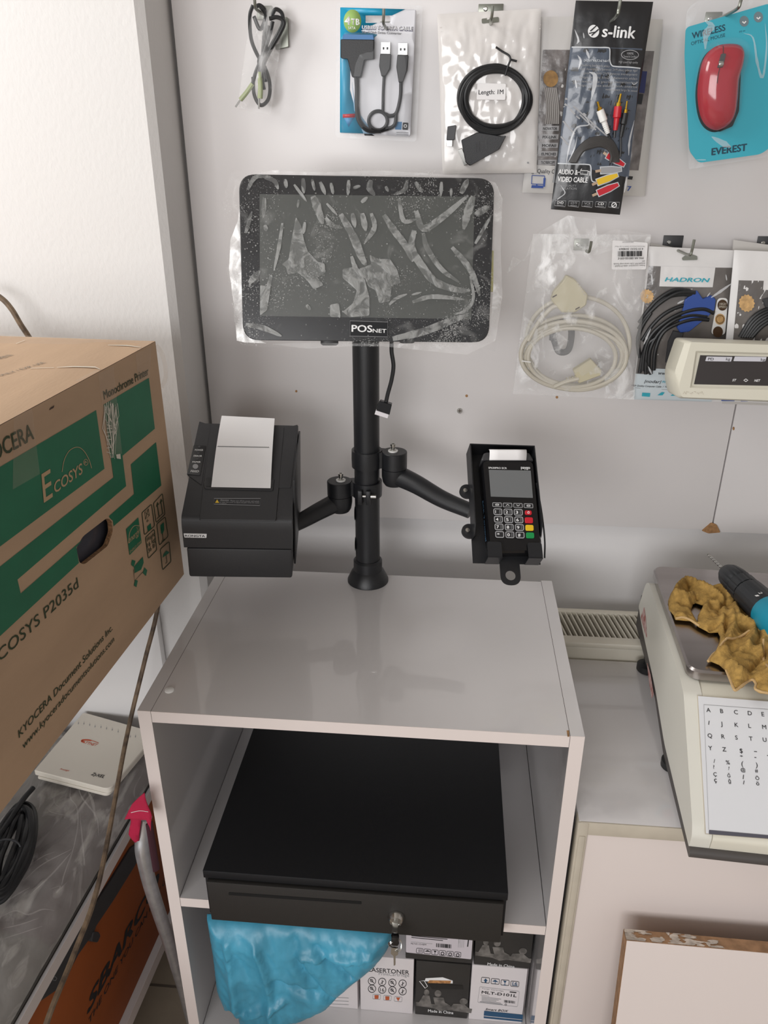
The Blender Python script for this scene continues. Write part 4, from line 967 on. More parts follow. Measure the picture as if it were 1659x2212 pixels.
for k, tx in enumerate(('DVD', 'LCD TV', 'VCR', 'CD', '')):
    x = 118+192*k; y = 1345+5*k; b.line(pl, [p4(x+8, y), p4(x+158, y+5), p4(x+145, y+90), p4(x-2, y+72)], 1.2, .0020, m_grey, True)
    if tx: b.text(pl, tx, p4(x+34, y+48), p4(x+122, y+51), p4(x+36, y+12), .0020, m_print if k in (0, 3) else m_grey, .02)
    else: b.ring(pl, p4(x+78, y+45), 5, 2, .0020, m_print); b.line(pl, [p4(x+50, y+65), p4(x+105, y+25)], 1.6, .0021, m_print)
    b.line(pl, [p4(x+30, y+66), p4(x+125, y+70)], 1, .0020, m_grey)
# printed picture of plugs in the corner
for c0, c1, mm, pt in (((860, 700), (1105, 840), m_red, (805, 660)), ((770, 915), (1060, 900), m_grey, (690, 930)), ((720, 1085), (1010, 980), m_yel, (645, 1120)), ((730, 1240), (1020, 1115), m_red, (650, 1275))):
    A = V(p4(*c0)); B = V(p4(*c1)); C_ = V(p4(*pt)); t_ = (B-A).normalized(); n_ = V((-t_.y, t_.x))
    b.poly(pl, [tuple(A+n_*8.5-t_*2), tuple(A-n_*8.5-t_*2), tuple(A.lerp(B, .55)-n_*8.5), tuple(B-n_*5+t_*2), tuple(B+n_*5+t_*2), tuple(A.lerp(B, .55)+n_*8.5)], .0022, wl)
    b.poly(pl, [tuple(A+n_*6.5), tuple(A-n_*6.5), tuple(A.lerp(B, .55)-n_*6.5), tuple(B-n_*3.5), tuple(B+n_*3.5), tuple(A.lerp(B, .55)+n_*6.5)], .0026, mm)
    b.line(pl, [tuple(A), tuple(C_)], 5.5, .0024, mat('tan_print', '#b99f86', .5) if 'tan_print' not in bpy.data.materials else bpy.data.materials['tan_print'])
avb = b
def rca(name, a, c, tip, mm, r=.0052):
    b = MB(); A, C_, T_ = (pl.px(q, .007) for q in (a, c, tip))
    b.tube([A, A.lerp(C_, .45), A.lerp(C_, .5), C_], [r*.95, r, r*.72, r*.55], mm, 12); b.tube([A, A.lerp(T_, .3), A.lerp(T_, .32), T_], [r*.6, r*.6, r*.3, r*.26], m_gold, 10)
    for k in range(5): P_ = A.lerp(C_, .6+.08*k); b.tube([P_, P_.lerp(C_, .08)], r*.74, mm, 12)
    b.build(name, av)
rca('white_plug', p4(745, 60), p4(860, 390), p3(710, 1465), m_white); rca('red_plug', p4(1005, 5), p4(965, 345), p3(1042, 1352), m_red); rca('jack_plug', p4(1110, 100), p4(1045, 440), p3(1133, 1455), m_rubber, .0042)
b = MB(); r_ = random.Random(8)
for k in range(7):
    w_ = 14*k; b.wire(pl, [p4(330+w_*.9, 800), p4(420+w_, 640), p4(560+w_*.9, 500+w_), p4(740+w_*.3, 445+w_*1.4), p4(900-w_*.3, 480+w_*1.6), p4(1000-w_, 640+w_*.8), p4(1020-w_*1.4, 800)], .0021, .0022+.0004*k, mat('grey_black_cable', '#3f3d3c', .4) if k == 0 else bpy.data.materials['grey_black_cable'], 8)
b.wire(pl, [p4(860, 390), p4(900, 460)], .0014, .004, m_rubber, 6); b.wire(pl, [p4(965, 345), p4(955, 450)], .0016, .004, m_rubber, 6); b.wire(pl, [p4(1045, 440), p4(1050, 560), p4(1045, 720)], .0014, .004, m_rubber, 6)
b.build('cable_coil', av)
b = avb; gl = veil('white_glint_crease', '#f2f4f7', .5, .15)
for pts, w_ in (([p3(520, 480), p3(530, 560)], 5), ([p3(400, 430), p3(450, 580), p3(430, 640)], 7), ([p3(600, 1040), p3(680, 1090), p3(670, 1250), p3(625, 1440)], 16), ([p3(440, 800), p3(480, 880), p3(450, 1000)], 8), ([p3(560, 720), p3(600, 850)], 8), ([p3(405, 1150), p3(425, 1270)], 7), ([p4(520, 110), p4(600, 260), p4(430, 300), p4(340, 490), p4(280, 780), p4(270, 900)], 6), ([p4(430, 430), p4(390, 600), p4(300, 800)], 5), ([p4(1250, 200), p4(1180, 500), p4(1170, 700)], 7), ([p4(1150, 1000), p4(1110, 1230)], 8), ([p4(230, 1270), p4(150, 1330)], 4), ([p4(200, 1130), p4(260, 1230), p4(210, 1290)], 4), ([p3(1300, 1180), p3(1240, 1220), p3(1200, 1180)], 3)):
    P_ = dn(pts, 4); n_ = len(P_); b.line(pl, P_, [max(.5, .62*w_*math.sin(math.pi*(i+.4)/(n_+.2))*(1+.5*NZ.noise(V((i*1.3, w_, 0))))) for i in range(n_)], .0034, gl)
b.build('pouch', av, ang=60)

# ---- red mouse on a teal card in a blister
p5 = crop(1440, 0, .17176)
hook((1540, 42), .11, 'zinc hook holding the mouse blister at the top right')
pl = PY(YB-.060)
ms = thing('mouse_blister', 'red computer mouse in a clear blister on a teal card', 'mouse packet', at(1570, 355, 1, YB-.06))
b = MB(); card = rnd([p5(240, 345), p5(1300, 40), p5(1310, 1850), p5(1180, 1940), p5(400, 2050), p5(285, 1900), p5(225, 700)], 10)
b.slab(pl, card, -.0008, .0004, m_teal)
navy = mat('dark_teal_ink', '#123f52', .5)
b.text(pl, 'WIRELESS', p5(318, 490), p5(738, 382), p5(302, 415), .0007, navy, .03); b.text(pl, 'OPTICAL MOUSE', p5(308, 572), p5(735, 460), p5(302, 530), .0007, navy)
b.text(pl, 'EVEREST', p5(560, 1952), p5(1008, 1892), p5(552, 1865), .0007, navy, .05)
for c in ((973, 268), (1152, 215)): b.poly(pl, [p5(*q) for q in ell(c, 58, 68, 24)], .0006, mat('grey_round_icon', '#6d7f86', .5) if c[0] < 1000 else bpy.data.materials['grey_round_icon']); b.line(pl, [p5(c[0]-22, c[1]+5), p5(c[0], c[1]+25), p5(c[0]+22, c[1])], 3, .0008, m_print)
b.text(pl, '10 m', p5(912, 412), p5(985, 395), p5(912, 390), .0007, navy)
msb = b
mo = [(650, 575), (850, 570), (935, 640), (925, 800), (870, 1000), (850, 1250), (820, 1450), (750, 1570), (600, 1640), (470, 1590), (390, 1450), (355, 1200), (380, 950), (430, 760), (520, 640)]
moq = [tuple(q) for q in cr([V(pl.uv(p5(*q))) for q in mo], 4, True)]
cu = V((sum(q[0] for q in moq)/len(moq), sum(q[1] for q in moq)/len(moq)))
def dome(m, sc, h0, h1, off=(0, 0)):
    def fn(a, c):
        k = int(round(a*len(moq))) % len(moq); q = V(moq[k]); rr = 1-c
        p = cu+(q-cu)*sc*rr; return pl.P(p.x+off[0], p.y+off[1], h0+(h1-h0)*math.sqrt(max(0, 1-rr**2.6)))
    return fn
b = MB(); b.grid(dome(None, 1, .012, .030), len(moq), 14, mat('glossy_red_shell', '#a31226', .12, coat=.4)); sh = b.build('mouse_shell', ms, ang=60)
b = MB(); b.grid(dome(None, 1.02, .001, .016, (.0012, -.0012)), len(moq), 8, m_gblack)
b.slab(pl, rnd([p5(870, 1000), p5(905, 900), p5(880, 1400), p5(800, 1590), p5(640, 1660), p5(760, 1560), p5(840, 1400)], 3), .001, .010, m_gblack); b.build('mouse_base', ms, ang=60)
b = MB(); b.wire(pl, [p5(655, 600), p5(630, 720), p5(590, 860), p5(560, 980), p5(550, 1070)], .0004, [.0195, .0265, .0290, .0300, .0304], m_ink, 6); b.slab(pl, rnd([p5(610, 705), p5(660, 705), p5(620, 875), p5(553, 880)], 2), .02, .0300, m_dgrey, .0004)
b.lathe([(.0001, -.0035), (.004, -.0035), (.005, 0), (.004, .0035), (.0001, .0035)], m_steel, 20, Mx.Translation(pl.px(p5(597, 830), .0285)) @ Mx.Rotation(R(75), 4, 'Y') @ Mx.Scale(.8, 4)); b.build('scroll_wheel', ms)
b = MB(); pb = PL(pl.M)
b.slab(pb, rnd([p5(260, 100), p5(420, 0), p5(700, -40), p5(1330, -60), p5(1330, 1960), p5(1180, 1990), p5(285, 2130), p5(225, 700)], [30, 8, 8, 8, 8, 4, 4, 4]), -.0030, -.0022, m_blister)
mb_ = PL(pl.M); ob2 = [tuple(cu+(V(q)-cu)*1.16+V((.003, .001))) for q in moq]
def dome2(a, c):
    k = int(round(a*len(ob2))) % len(ob2); q = V(ob2[k]); rr = 1-c; p = cu+(q-cu)*rr; return pl.P(p.x, p.y, .0008+.034*math.sqrt(max(0, 1-rr**4)))
b.grid(dome2, len(ob2), 12, film('thin_blister', col='#f0f6f8', base=.04, streak=.35, scale=14, thr=.66, rough=.05)); b.build('clear_shell', ms, ang=60)
b = msb
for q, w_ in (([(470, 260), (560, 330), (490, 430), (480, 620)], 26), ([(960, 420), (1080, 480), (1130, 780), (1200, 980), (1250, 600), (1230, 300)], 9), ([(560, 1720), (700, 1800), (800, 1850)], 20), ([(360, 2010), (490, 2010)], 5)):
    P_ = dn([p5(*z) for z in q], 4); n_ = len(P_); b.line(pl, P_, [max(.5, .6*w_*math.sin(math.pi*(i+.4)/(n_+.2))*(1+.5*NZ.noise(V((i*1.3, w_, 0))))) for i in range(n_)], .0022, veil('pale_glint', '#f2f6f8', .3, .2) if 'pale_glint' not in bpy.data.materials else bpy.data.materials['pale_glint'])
b.build('card', ms)

# ---- beige printer cable in a clear bag
p6 = crop(1080, 460, .34901)
hook((1255, 528), .085, 'zinc hook through the clear bag of beige printer cable')
pl = PY(YB-.045); cp_ = PY(YB-.045)
bc = thing('cable_bag', 'large clear bag with a coiled beige printer cable and wide connectors', 'cable packet', at(1250, 860, 1, YB-.045), G_ACC)
m_bcab = mat('beige_cable', '#c6c0b2', .45); m_bcon = mat('beige_connector', '#c4bc9f', .5)
b = MB(); r_ = random.Random(2)
for k, (cx, cy, rx, ry) in enumerate(((480, 800, 320, 285), (462, 845, 310, 215), (470, 860, 300, 200), (455, 880, 295, 190), (465, 895, 310, 190), (440, 885, 270, 180), (450, 870, 325, 210))):
    b.wire(cp_, [p6(*q) for q in ell((cx, cy), rx, ry, 18)], .0033, [.002+.0016*k+.002*math.sin(j+k) for j in range(18)], m_bcab, 10, True, 5)
b.wire(cp_, [p6(400, 590), p6(330, 570), p6(240, 660), p6(170, 780)], .0033, .012, m_bcab, 10); b.wire(cp_, [p6(480, 1010), p6(400, 1030), p6(330, 1060)], .0034, .014, m_bcab, 10)
b.wire(cp_, [p6(130, 900), p6(185, 908)], .0012, .016, m_white, 6); b.build('cable_coil', bc)
b = MB(); b.slab(cp_, rnd([p6(405, 378), p6(455, 400), p6(535, 495), p6(525, 560), p6(455, 605), p6(375, 605), p6(310, 530), p6(325, 480), p6(390, 405)], 4), .002, .016, m_bcon, .0016)
for k in range(5): b.slab(cp_, rect(*p6(465+11*k, 420+17*k), *p6(477+11*k, 430+17*k)), .015, .0164, m_beige)
for q in ((330, 500), (470, 575)): b.slab(cp_, [p6(q[0]-12, q[1]+6), p6(q[0]+14, q[1]-8), p6(q[0]+14, q[1]), p6(q[0]-12, q[1]+14)], .0155, .0166, m_seam)
b.build('wide_connector', bc)
b = MB(); b.slab(cp_, rnd([p6(445, 960), p6(555, 890), p6(620, 960), p6(615, 990), p6(480, 1040)], 3), .004, .016, m_bcon, .0014); b.slab(cp_, [p6(595, 908), p6(612, 905), p6(628, 950), p6(610, 955)], .006, .013, m_steel, .0006)
for k in range(4): b.slab(cp_, rect(*p6(405+17*k, 1012-5*k), *p6(415+17*k, 1036-5*k)), .006, .013, m_bcon)
b.build('small_connector', bc)
b = MB(); b.wire(cp_, [p6(330, 800), p6(345, 700), p6(420, 680), p6(450, 750), p6(430, 860), p6(370, 870), p6(340, 800)], .005, -.014, m_dgrey, 8); b.build('dark_cable_loop', bc)
b = MB(); b.pouch(pl, [p6(205, 130), p6(935, 135), p6(830, 1155), p6(80, 1120)], .022, film('soft_bag_film', base=.14, streak=.55, scale=24, thr=.54, rough=.2, stretch=(1, 1, .6)), 34, m_film, .004, 9)
b.sheet(lambda u, v: pl.M @ V((u, v, .002+.004*NZ.noise(V((u*60, v*60, 5))))), [pl.uv(p6(*q)) for q in ((240, 120), (420, 15), (590, 40), (600, 150), (700, 100), (935, 130), (600, 260), (200, 240), (40, 380), (80, 270), (150, 300), (190, 180))], [], .008, m_film2); b.build('clear_bag', bc, ang=180)
b = MB(); b.slab(pl, rnd([p6(690, 165), p6(910, 182), p6(898, 345), p6(678, 340)], 4), .001, .0016, m_paper)
def up_text(t_, x0, x1, y, h, e=.0022, m_=m_ink, bd=0):      # the sticker hangs upside down
    b.text(pl, t_, p6(x1, y), p6(x0, y), p6(x1, y+h), e, m_, bd)
up_text('Printer connection cable D-Sub25 -', 690, 890, 315, 9); up_text('D-Sub9 M/F 3.0m serial snap hoods', 690, 890, 302, 9); up_text('5M', 872, 890, 289, 7)
up_text('P/N: AK-580105-030-E', 718, 880, 268, 12, .0022, m_ink, .01)
rr_ = random.Random(4)
for k in range(40):
    x = 720+148*k/39; b.line(pl, [p6(x, 230), p6(x-1, 262)], .3+1.1*rr_.random(), .0022, m_ink)
up_text('4 015032 304869', 728, 880, 212, 12); up_text('PMI Kabelkonfektionen GmbH An der Mauer', 700, 890, 199, 8, .0022, m_grey); up_text('www.assmann.com', 750, 820, 172, 8, .0022, m_grey)
b.build('barcode_sticker', bc)

# ---- teal and silver cable pouches at the right
p7 = crop(1360, 500, .18023)
m_hw = mat('white_pouch_print', '#dcdad9', .35, bump=.2, bs=30); m_hwin = mat('silver_window', '#6e6966', .16, var=.3, vs=16, bump=.7, bs=30, coat=.4); m_pal = mat('pale_blue_pouch', '#c9d3d8', .35, bump=.3, bs=30)
m_tink = mat('teal_ink', '#2ea3b5', .5); m_vga = mat('blue_vga_plug', '#2c4b94', .45)
hook((1453, 523), .105, 'zinc hook with a dark square plate above the teal lettered pouch', plate=m_dgrey, ph=(12, 8), rise=.022, dz=.008)
pl = PY(YB-.035)
ha = thing('cable_pouch', 'white and silver cable pouch with teal lettering and a blue plug inside', 'cable packet', at(1450, 865, 1, YB-.035), G_ACC)
b = MB(); b.pouch(pl, [(1402, 532), (1590, 541), (1560, 868), (1366, 862)], .008, m_hw, 30, None, .0007, 12)
b.patch(pl, [p7(228, 410), p7(1240, 432), p7(1130, 1700), p7(70, 1700)], .0005, m_hwin, 16)
b.patch(pl, [p7(365, 412), p7(1015, 425), p7(980, 660), p7(345, 650)], .0010, m_hw, 10)
b.patch(pl, [p7(70, 1700), p7(1000, 1700), p7(980, 2040), p7(30, 2010)], .0010, m_pal, 10); b.patch(pl, [p7(280, 1630), p7(900, 1640), p7(900, 1720), p7(250, 1720)], .0014, m_pal, 6)
b.text(pl, 'HADRON', p7(405, 588), p7(940, 598), p7(412, 540), .0020, m_tink, .035, .2)
b.text(pl, 'www.hadron', p7(328, 1700), p7(620, 1712), p7(330, 1660), .0020, m_ink, .01, .2); b.text(pl, '|nodar|', p7(165, 1800), p7(365, 1806), p7(170, 1765), .0020, m_ink, .01, .2); b.text(pl, 'PIX-LINK', p7(375, 1800), p7(520, 1804), p7(377, 1775), .0020, m_tink, .02, .2)
b.text(pl, 'High Quality Computer Cable  /  Yuksek Kaliteli', p7(20, 1848), p7(580, 1862), p7(20, 1828), .0020, m_ink, .01, .2); b.line(pl, [p7(60, 1868), p7(560, 1890)], 1, .0020, m_grey)
for x, y in ((190, 1945), (365, 1935), (520, 1940)): b.poly(pl, [p7(x-45, y-22), p7(x+50, y-18), p7(x+45, y+28), p7(x-50, y+22)] if x == 190 else [p7(x-40, y+18), p7(x+10, y-22), p7(x+45, y-18), p7(x+20, y+18)], .0020, m_tink)
b.poly(pl, rnd([p7(615, 310), p7(700, 255), p7(800, 290), p7(800, 335), p7(620, 340)], 2), .0016, m_hook)
gs = mat('gold_seal', '#c8a06a', .5, var=.25, vs=160)
b.poly(pl, [(p7(200, 770)[0]+(13.5+1.2*math.cos(14*a))*math.cos(a), p7(200, 770)[1]+(14.5+1.2*math.cos(14*a))*math.sin(a)) for a in [2*math.pi*k/56 for k in range(56)]], .0022, gs); b.text(pl, '2', p7(182, 790), p7(215, 790), p7(182, 750), .0026, m_beige, .03)
st = rnd([p7(1035, 785), p7(1165, 790), p7(1130, 1230), p7(955, 1220)], 9); b.poly(pl, st, .0020, m_white)
brn = mat('brown_round_print', '#4a3420', .4)
for c, mm in (((1095, 872), brn), ((1065, 1040), gs), ((1040, 1190), brn)): b.poly(pl, [p7(*q) for q in ell(c, 62, 66, 24)], .0024, mm)
b.text(pl, 'HIGH', p7(1055, 868), p7(1138, 872), p7(1055, 840), .0028, m_beige, .03); b.text(pl, 'SPEED', p7(1045, 902), p7(1142, 906), p7(1047, 876), .0028, m_beige, .03); b.ring(pl, p7(1065, 1040), 8.5, 1.2, .0027, brn)
hab = b
b = MB()
for q, e in (([(800, 760), (600, 740), (400, 790), (250, 930), (140, 1110), (90, 1280)], .004), ([(760, 720), (560, 720), (360, 830), (200, 990), (100, 1160)], .005), ([(980, 960), (850, 910), (650, 940), (440, 1040), (250, 1210), (170, 1400), (140, 1650)], .006), ([(920, 1040), (750, 1030), (560, 1080), (380, 1190), (290, 1400), (270, 1640)], .006), ([(640, 950), (420, 1060), (230, 1260), (150, 1450), (110, 1680)], .004), ([(300, 1250), (210, 1330), (180, 1500), (180, 1690)], .005), ([(240, 960), (140, 1130), (90, 1300), (110, 1500)], .005), ([(150, 1480), (190, 1560), (240, 1690)], .005), ([(700, 700), (520, 690), (330, 800), (190, 960), (110, 1090)], .003), ([(900, 1000), (700, 985), (500, 1050), (330, 1200), (230, 1400), (210, 1660)], .005), ([(860, 880), (640, 870), (420, 960), (260, 1110), (140, 1300)], .003)):
    b.wire(pl, [p7(*z) for z in q], .0029, e, m_rubber, 8)
b.build('cable', ha)
b = MB(); b.slab(pl, rnd([p7(640, 800), p7(780, 690), p7(850, 790), p7(960, 750), p7(1005, 800), p7(990, 920), p7(900, 1010), p7(680, 1180), p7(580, 1190), p7(540, 1130), p7(600, 960)], 2.5), .002, .007, m_vga, .001); b.slab(pl, [p7(500, 1170), p7(620, 1190), p7(560, 1420), p7(520, 1560), p7(410, 1550), p7(440, 1300)], .0012, .005, m_dgrey, .001); b.build('blue_plug', ha)
b = hab
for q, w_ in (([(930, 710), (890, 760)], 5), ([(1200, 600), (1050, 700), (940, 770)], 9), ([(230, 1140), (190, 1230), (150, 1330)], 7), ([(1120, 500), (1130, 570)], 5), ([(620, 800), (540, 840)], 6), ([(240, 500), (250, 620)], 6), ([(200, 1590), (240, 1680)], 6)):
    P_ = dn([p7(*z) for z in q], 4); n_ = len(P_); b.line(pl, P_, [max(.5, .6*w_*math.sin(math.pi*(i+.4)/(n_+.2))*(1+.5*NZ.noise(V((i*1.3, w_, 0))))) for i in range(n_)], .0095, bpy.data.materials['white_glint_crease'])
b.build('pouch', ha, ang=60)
# second of its kind, cut off by the frame
hook((1656, 525), .05, 'zinc hook with a dark plate at the right edge of the photo', plate=m_dgrey, ph=(12, 8))
pl = PY(YB-.048)
hb_ = thing('cable_pouch', 'white and silver cable pouch cut off by the right edge behind the scale display', 'cable packet', at(1650, 865, 1, YB-.048), G_ACC)
b = MB(); b.pouch(pl, [(1586, 540), (1760, 548), (1740, 874), (1556, 866)], .007, m_hw, 24, None, .0014, 14); b.patch(pl, [p7(1298, 580), p7(2000, 590), p7(1960, 1700), p7(1190, 1690)], .0005, m_hwin, 14)
b.patch(pl, [p7(1590, 580), p7(2000, 585), p7(2000, 700), p7(1580, 690)], .0010, m_hw, 8)
b.poly(pl, [(p7(1385, 850)[0]+(16+1.2*math.cos(14*a))*math.cos(a), p7(1385, 850)[1]+(18+1.2*math.cos(14*a))*math.sin(a)) for a in [2*math.pi*k/56 for k in range(56)]], .0016, gs)
for x, w_ in ((1100, 26), (1330, 14), (1480, 26)): b.poly(pl, [p7(x, 1995), p7(x+w_*6, 1995), p7(x+w_*6-10, 2025), p7(x-10, 2025)], .0030, bl)
b.build('pouch', hb_, ang=60)
b = MB()
for k in range(6): b.wire(pl, [p7(1300+26*k, 1250), p7(1420+24*k, 1050+16*k), p7(1560+20*k, 940+22*k), p7(1760, 880+26*k)], .0030, .003+.0007*k, m_rubber, 8)
b.slab(pl, rnd([p7(1560, 800), p7(1800, 740), p7(1800, 900), p7(1600, 900)], 3), .002, .005, m_dgrey, .001); b.build('cable', hb_)
# flat pouches behind them
pl = PY(YB-.006)
fb = thing('flat_pouch', 'pale flat pouch hanging behind the teal lettered cable pouch', 'cable packet', at(1500, 880, 1, YB-.006), G_ACC)
b = MB(); b.pouch(pl, [(1405, 525), (1550, 552), (1560, 868), (1385, 862)], .003, bpy.data.materials['pale_grey_pouch'], 10, None, .001, 15); b.build('pouch', fb)
fb2 = thing('flat_pouch', 'clear topped flat pouch behind the pouch at the right edge', 'cable packet', at(1640, 880, 1, YB-.02), G_ACC)
pl = PY(YB-.02)
b = MB(); b.pouch(pl, [(1584, 518), (1740, 540), (1720, 878), (1560, 872)], .004, bpy.data.materials['pale_grey_pouch'], 10, None, .001, 16); b.build('pouch', fb2)

# ================================================================ left side: printer carton on the ledge
CM = Mx.Translation((-.0067, .2292, .9686)) @ Mx.Rotation(-.0561, 4, 'Z')
CH, CL, CWD = .3475, .58, .44
cf = PL(CM @ Mx(((0, 0, 1, 0), (1, 0, 0, 0), (0, 1, 0, 0), (0, 0, 0, 1))))       # face towards the cabinet: u = depth, v = up
c3 = crop(0, 620, .28037); c4 = crop(0, 1200, .25316); c5 = crop(0, 700, .21097)
cart = thing('printer_carton', 'big brown cardboard printer carton with green print on the left ledge', 'carton', CM @ V((-CWD/2, -CL/2, 0)))
hole = rnd([c3(*q) for q in ((588, 2010), (640, 1920), (825, 1778), (862, 1800), (870, 1885), (830, 1995), (650, 2138), (612, 2125))], 6)
hq = [cf.uv(p) for p in hole]
b = MB()
b.sheet(lambda u, v: cf.P(u, v, 0), [(-CL, 0), (0, 0), (0, CH), (-CL, CH)], [hq], .06, m_cart)
b.T = CM
b.add([(-CWD, -CL, 0), (0, -CL, 0), (0, -CL, CH), (-CWD, -CL, CH)], [[0, 1, 2, 3]], m_cart)
b.add([(-CWD, 0, 0), (0, 0, 0), (0, 0, CH), (-CWD, 0, CH)], [[3, 2, 1, 0]], m_cart)
b.add([(-CWD, -CL, 0), (-CWD, 0, 0), (-CWD, 0, CH), (-CWD, -CL, CH)], [[3, 2, 1, 0]], m_cart)
b.add([(-CWD, -CL, 0), (0, -CL, 0), (0, 0, 0), (-CWD, 0, 0)], [[3, 2, 1, 0]], m_cart)
b.T = None
n = len(hq); b.add([cf.P(u, v, 0) for u, v in hq]+[cf.P(u, v, -.006) for u, v in hq], [[i, (i+1) % n, n+(i+1) % n, n+i] for i in range(n)], mat('corrugated_edge', '#8d6a4a', .9, var=.5, vs=400))
b.build('carton_box', cart)
b = MB(); b.T = CM
b.grid(lambda a, c: V((-CWD*(1-a), -CL*(1-c), CH+.0005+.0055*(16*a*(1-a)*c*(1-c))**.5+.0018*NZ.noise(V((a*6, c*6, 0)))*(16*a*(1-a)*c*(1-c))**.3)), 24, 24, m_cart)
b.T = None
def topf(u, v):
    a = min(1, max(0, 1+u/CWD)); c = min(1, max(0, 1+v/CL)); k = 16*a*(1-a)*c*(1-c); return .0008+.0055*k**.5+.0018*NZ.noise(V((a*6, c*6, 0)))*k**.3
ct = PL(CM @ Mx.Translation((0, 0, CH)), topf)
for t_, q0, q1, q2 in (('VENI', (20, 412), (150, 368), (10, 385)), ('ONLY / EXP. USE', (5, 585), (480, 435), (0, 565))): b.text(ct, t_, c5(*q0), c5(*q1), c5(*q2), .0004, mat('faint_grey_ink', '#7d7468', .8) if t_ == 'VENI' else bpy.data.materials['faint_grey_ink'])
b.build('top_flaps', cart)
b = MB()
def cp2(pts, e, m): b.poly(cf, pts, e, m)
cp2([(207, 886), (225, 1012.6), (-20, 1195), (-20, 1020)], .0004, m_cgreen)
cp2([(223, 874), (321, 816), (334, 926), (264, 984.5), (272, 1050), (244.5, 1031)], .0004, m_cgreen)
cp2([(244.5, 1031), (272, 1050), (37, 1252), (-20, 1302), (-20, 1239)], .0004, m_cgreen)
cp2([(282, 1003), (336.5, 955), (348, 1048.5), (289, 1067)], .0004, m_cgreen)
# lower green band is cut by the hand hole: pieces round it
cp2([(289, 1067), (348, 1048.5), c3(873, 1843), c3(868, 1800)], .0004, m_cgreen); cp2([(289, 1067), c3(868, 1800), c3(845, 1780), (234.5, 1115)], .0004, m_cgreen)
cp2([(44, 1282), (176, 1166.5), c3(588, 2003)], .0004, m_cgreen)
cp2([(44, 1282), c3(586, 2005), c3(606, 2125), (-20, 1392), (-20, 1302), (37, 1252)], .0004, m_cgreen)
cbe = mat('tan_carton_print', '#b79a78', .8)
b.text(cf, 'KYOCERA', (-52, 1018), (73, 947), (68, 912), .0006, m_cink, .02)
b.text(cf, 'Monochrome Printer', c3(800, 868), c3(1143, 673), c3(795, 800), .0006, m_cink, .015)
b.text(cf, 'E', c3(332, 1662), c3(416, 1603), c3(330, 1432), .0008, cbe, .01, .15); b.text(cf, 'COSYS', c3(418, 1590), c3(636, 1430), c3(415, 1500), .0008, cbe, .02, .15)
b.ring(cf, c3(656, 1350), 4.6, 1, .0008, cbe, 6.5); b.text(cf, 'R', c3(648, 1364), c3(666, 1352), c3(645, 1345), .0008, cbe)
b.line(cf, dn([c3(*q) for q in ((472, 1424), (490, 1330), (530, 1260), (590, 1233), (640, 1262), (680, 1330), (700, 1396))], 5), 1.2, .0008, cbe)
b.text(cf, 'ECOSYS P2035d', c4(-75, 972), c4(668, 268), c4(640, 195), .0006, m_cink, .005)
b.text(cf, 'KYOCERA Document Solutions Inc.', c4(158, 1558), c4(957, 632), c4(148, 1495), .0006, m_cink, .012, .12)
b.text(cf, 'www.kyoceradocumentsolutions.com', c4(196, 1652), c4(973, 728), c4(184, 1600), .0006, m_cink, .008, .12)
b.build('printed_face', cart)
b = MB()
def ib(pts, w_=1.6): b.line(cf, rnd([c3(*q) for q in pts], 3, 3), w_, .0006, m_cink, True)
ib([(1180, 1665), (1248, 1590), (1268, 1750), (1200, 1815)]); ib([(1090, 1740), (1165, 1672), (1188, 1840), (1110, 1910)]); ib([(1205, 1825), (1270, 1770), (1292, 1920), (1225, 1990)]); ib([(1118, 1930), (1185, 1865), (1205, 2025), (1140, 2092)]); ib([(1232, 2020), (1300, 1960), (1315, 2115), (1250, 2180)])
for x, y in ((1208, 1655), (1235, 1630)):
    b.line(cf, [c3(x+2, y+30), c3(x+14, y+110)], 1.8, .0006, m_cink); b.poly(cf, [c3(x-9, y+42), c3(x+1, y), c3(x+14, y+18)], .0006, m_cink)
b.line(cf, [c3(1205, 1785), c3(1255, 1740)], 1.4, .0006, m_cink)
b.line(cf, [c3(1112, 1735), c3(1140, 1708), c3(1148, 1760), c3(1118, 1790)], 1, .0006, m_cink, True); b.line(cf, [c3(1112, 1735), c3(1148, 1760)], 1, .0006, m_cink); b.line(cf, [c3(1140, 1708), c3(1118, 1790)], 1, .0006, m_cink)
b.text(cf, '6', c3(1128, 1815), c3(1142, 1803), c3(1126, 1793), .0006, m_cink); b.poly(cf, [c3(1130, 1845), c3(1158, 1820), c3(1164, 1858), c3(1136, 1882)], .0006, m_cgreen)
b.poly(cf, [c3(1232, 1835), c3(1258, 1812), c3(1262, 1870), c3(1248, 1905), c3(1238, 1895)], .0006, m_cgreen); b.line(cf, [c3(1248, 1900), c3(1254, 1955)], 1.4, .0006, m_cink); b.line(cf, [c3(1242, 1962), c3(1268, 1940)], 1.4, .0006, m_cink)
for k, (tx, x1) in enumerate((('Weight', 1188), ('16 kg', 1192), ('36 lb', 1192))): b.text(cf, tx, c3(1128+6*k, 1968+42*k), c3(x1, 1915+42*k), c3(1124+6*k, 1935+42*k), .0006, m_cink, .01)
b.poly(cf, [c3(1250, 2085), c3(1256, 2060), c3(1278, 2032), c3(1300, 2040), c3(1296, 2052)], .0006, m_cgreen); b.line(cf, [c3(1276, 2060), c3(1284, 2120), c3(1272, 2130)], 1.2, .0006, m_cink)
b.poly(cf, [c3(968, 1865), c3(1062, 1775), c3(1088, 1970), c3(995, 2065)], .0006, m_cgreen)
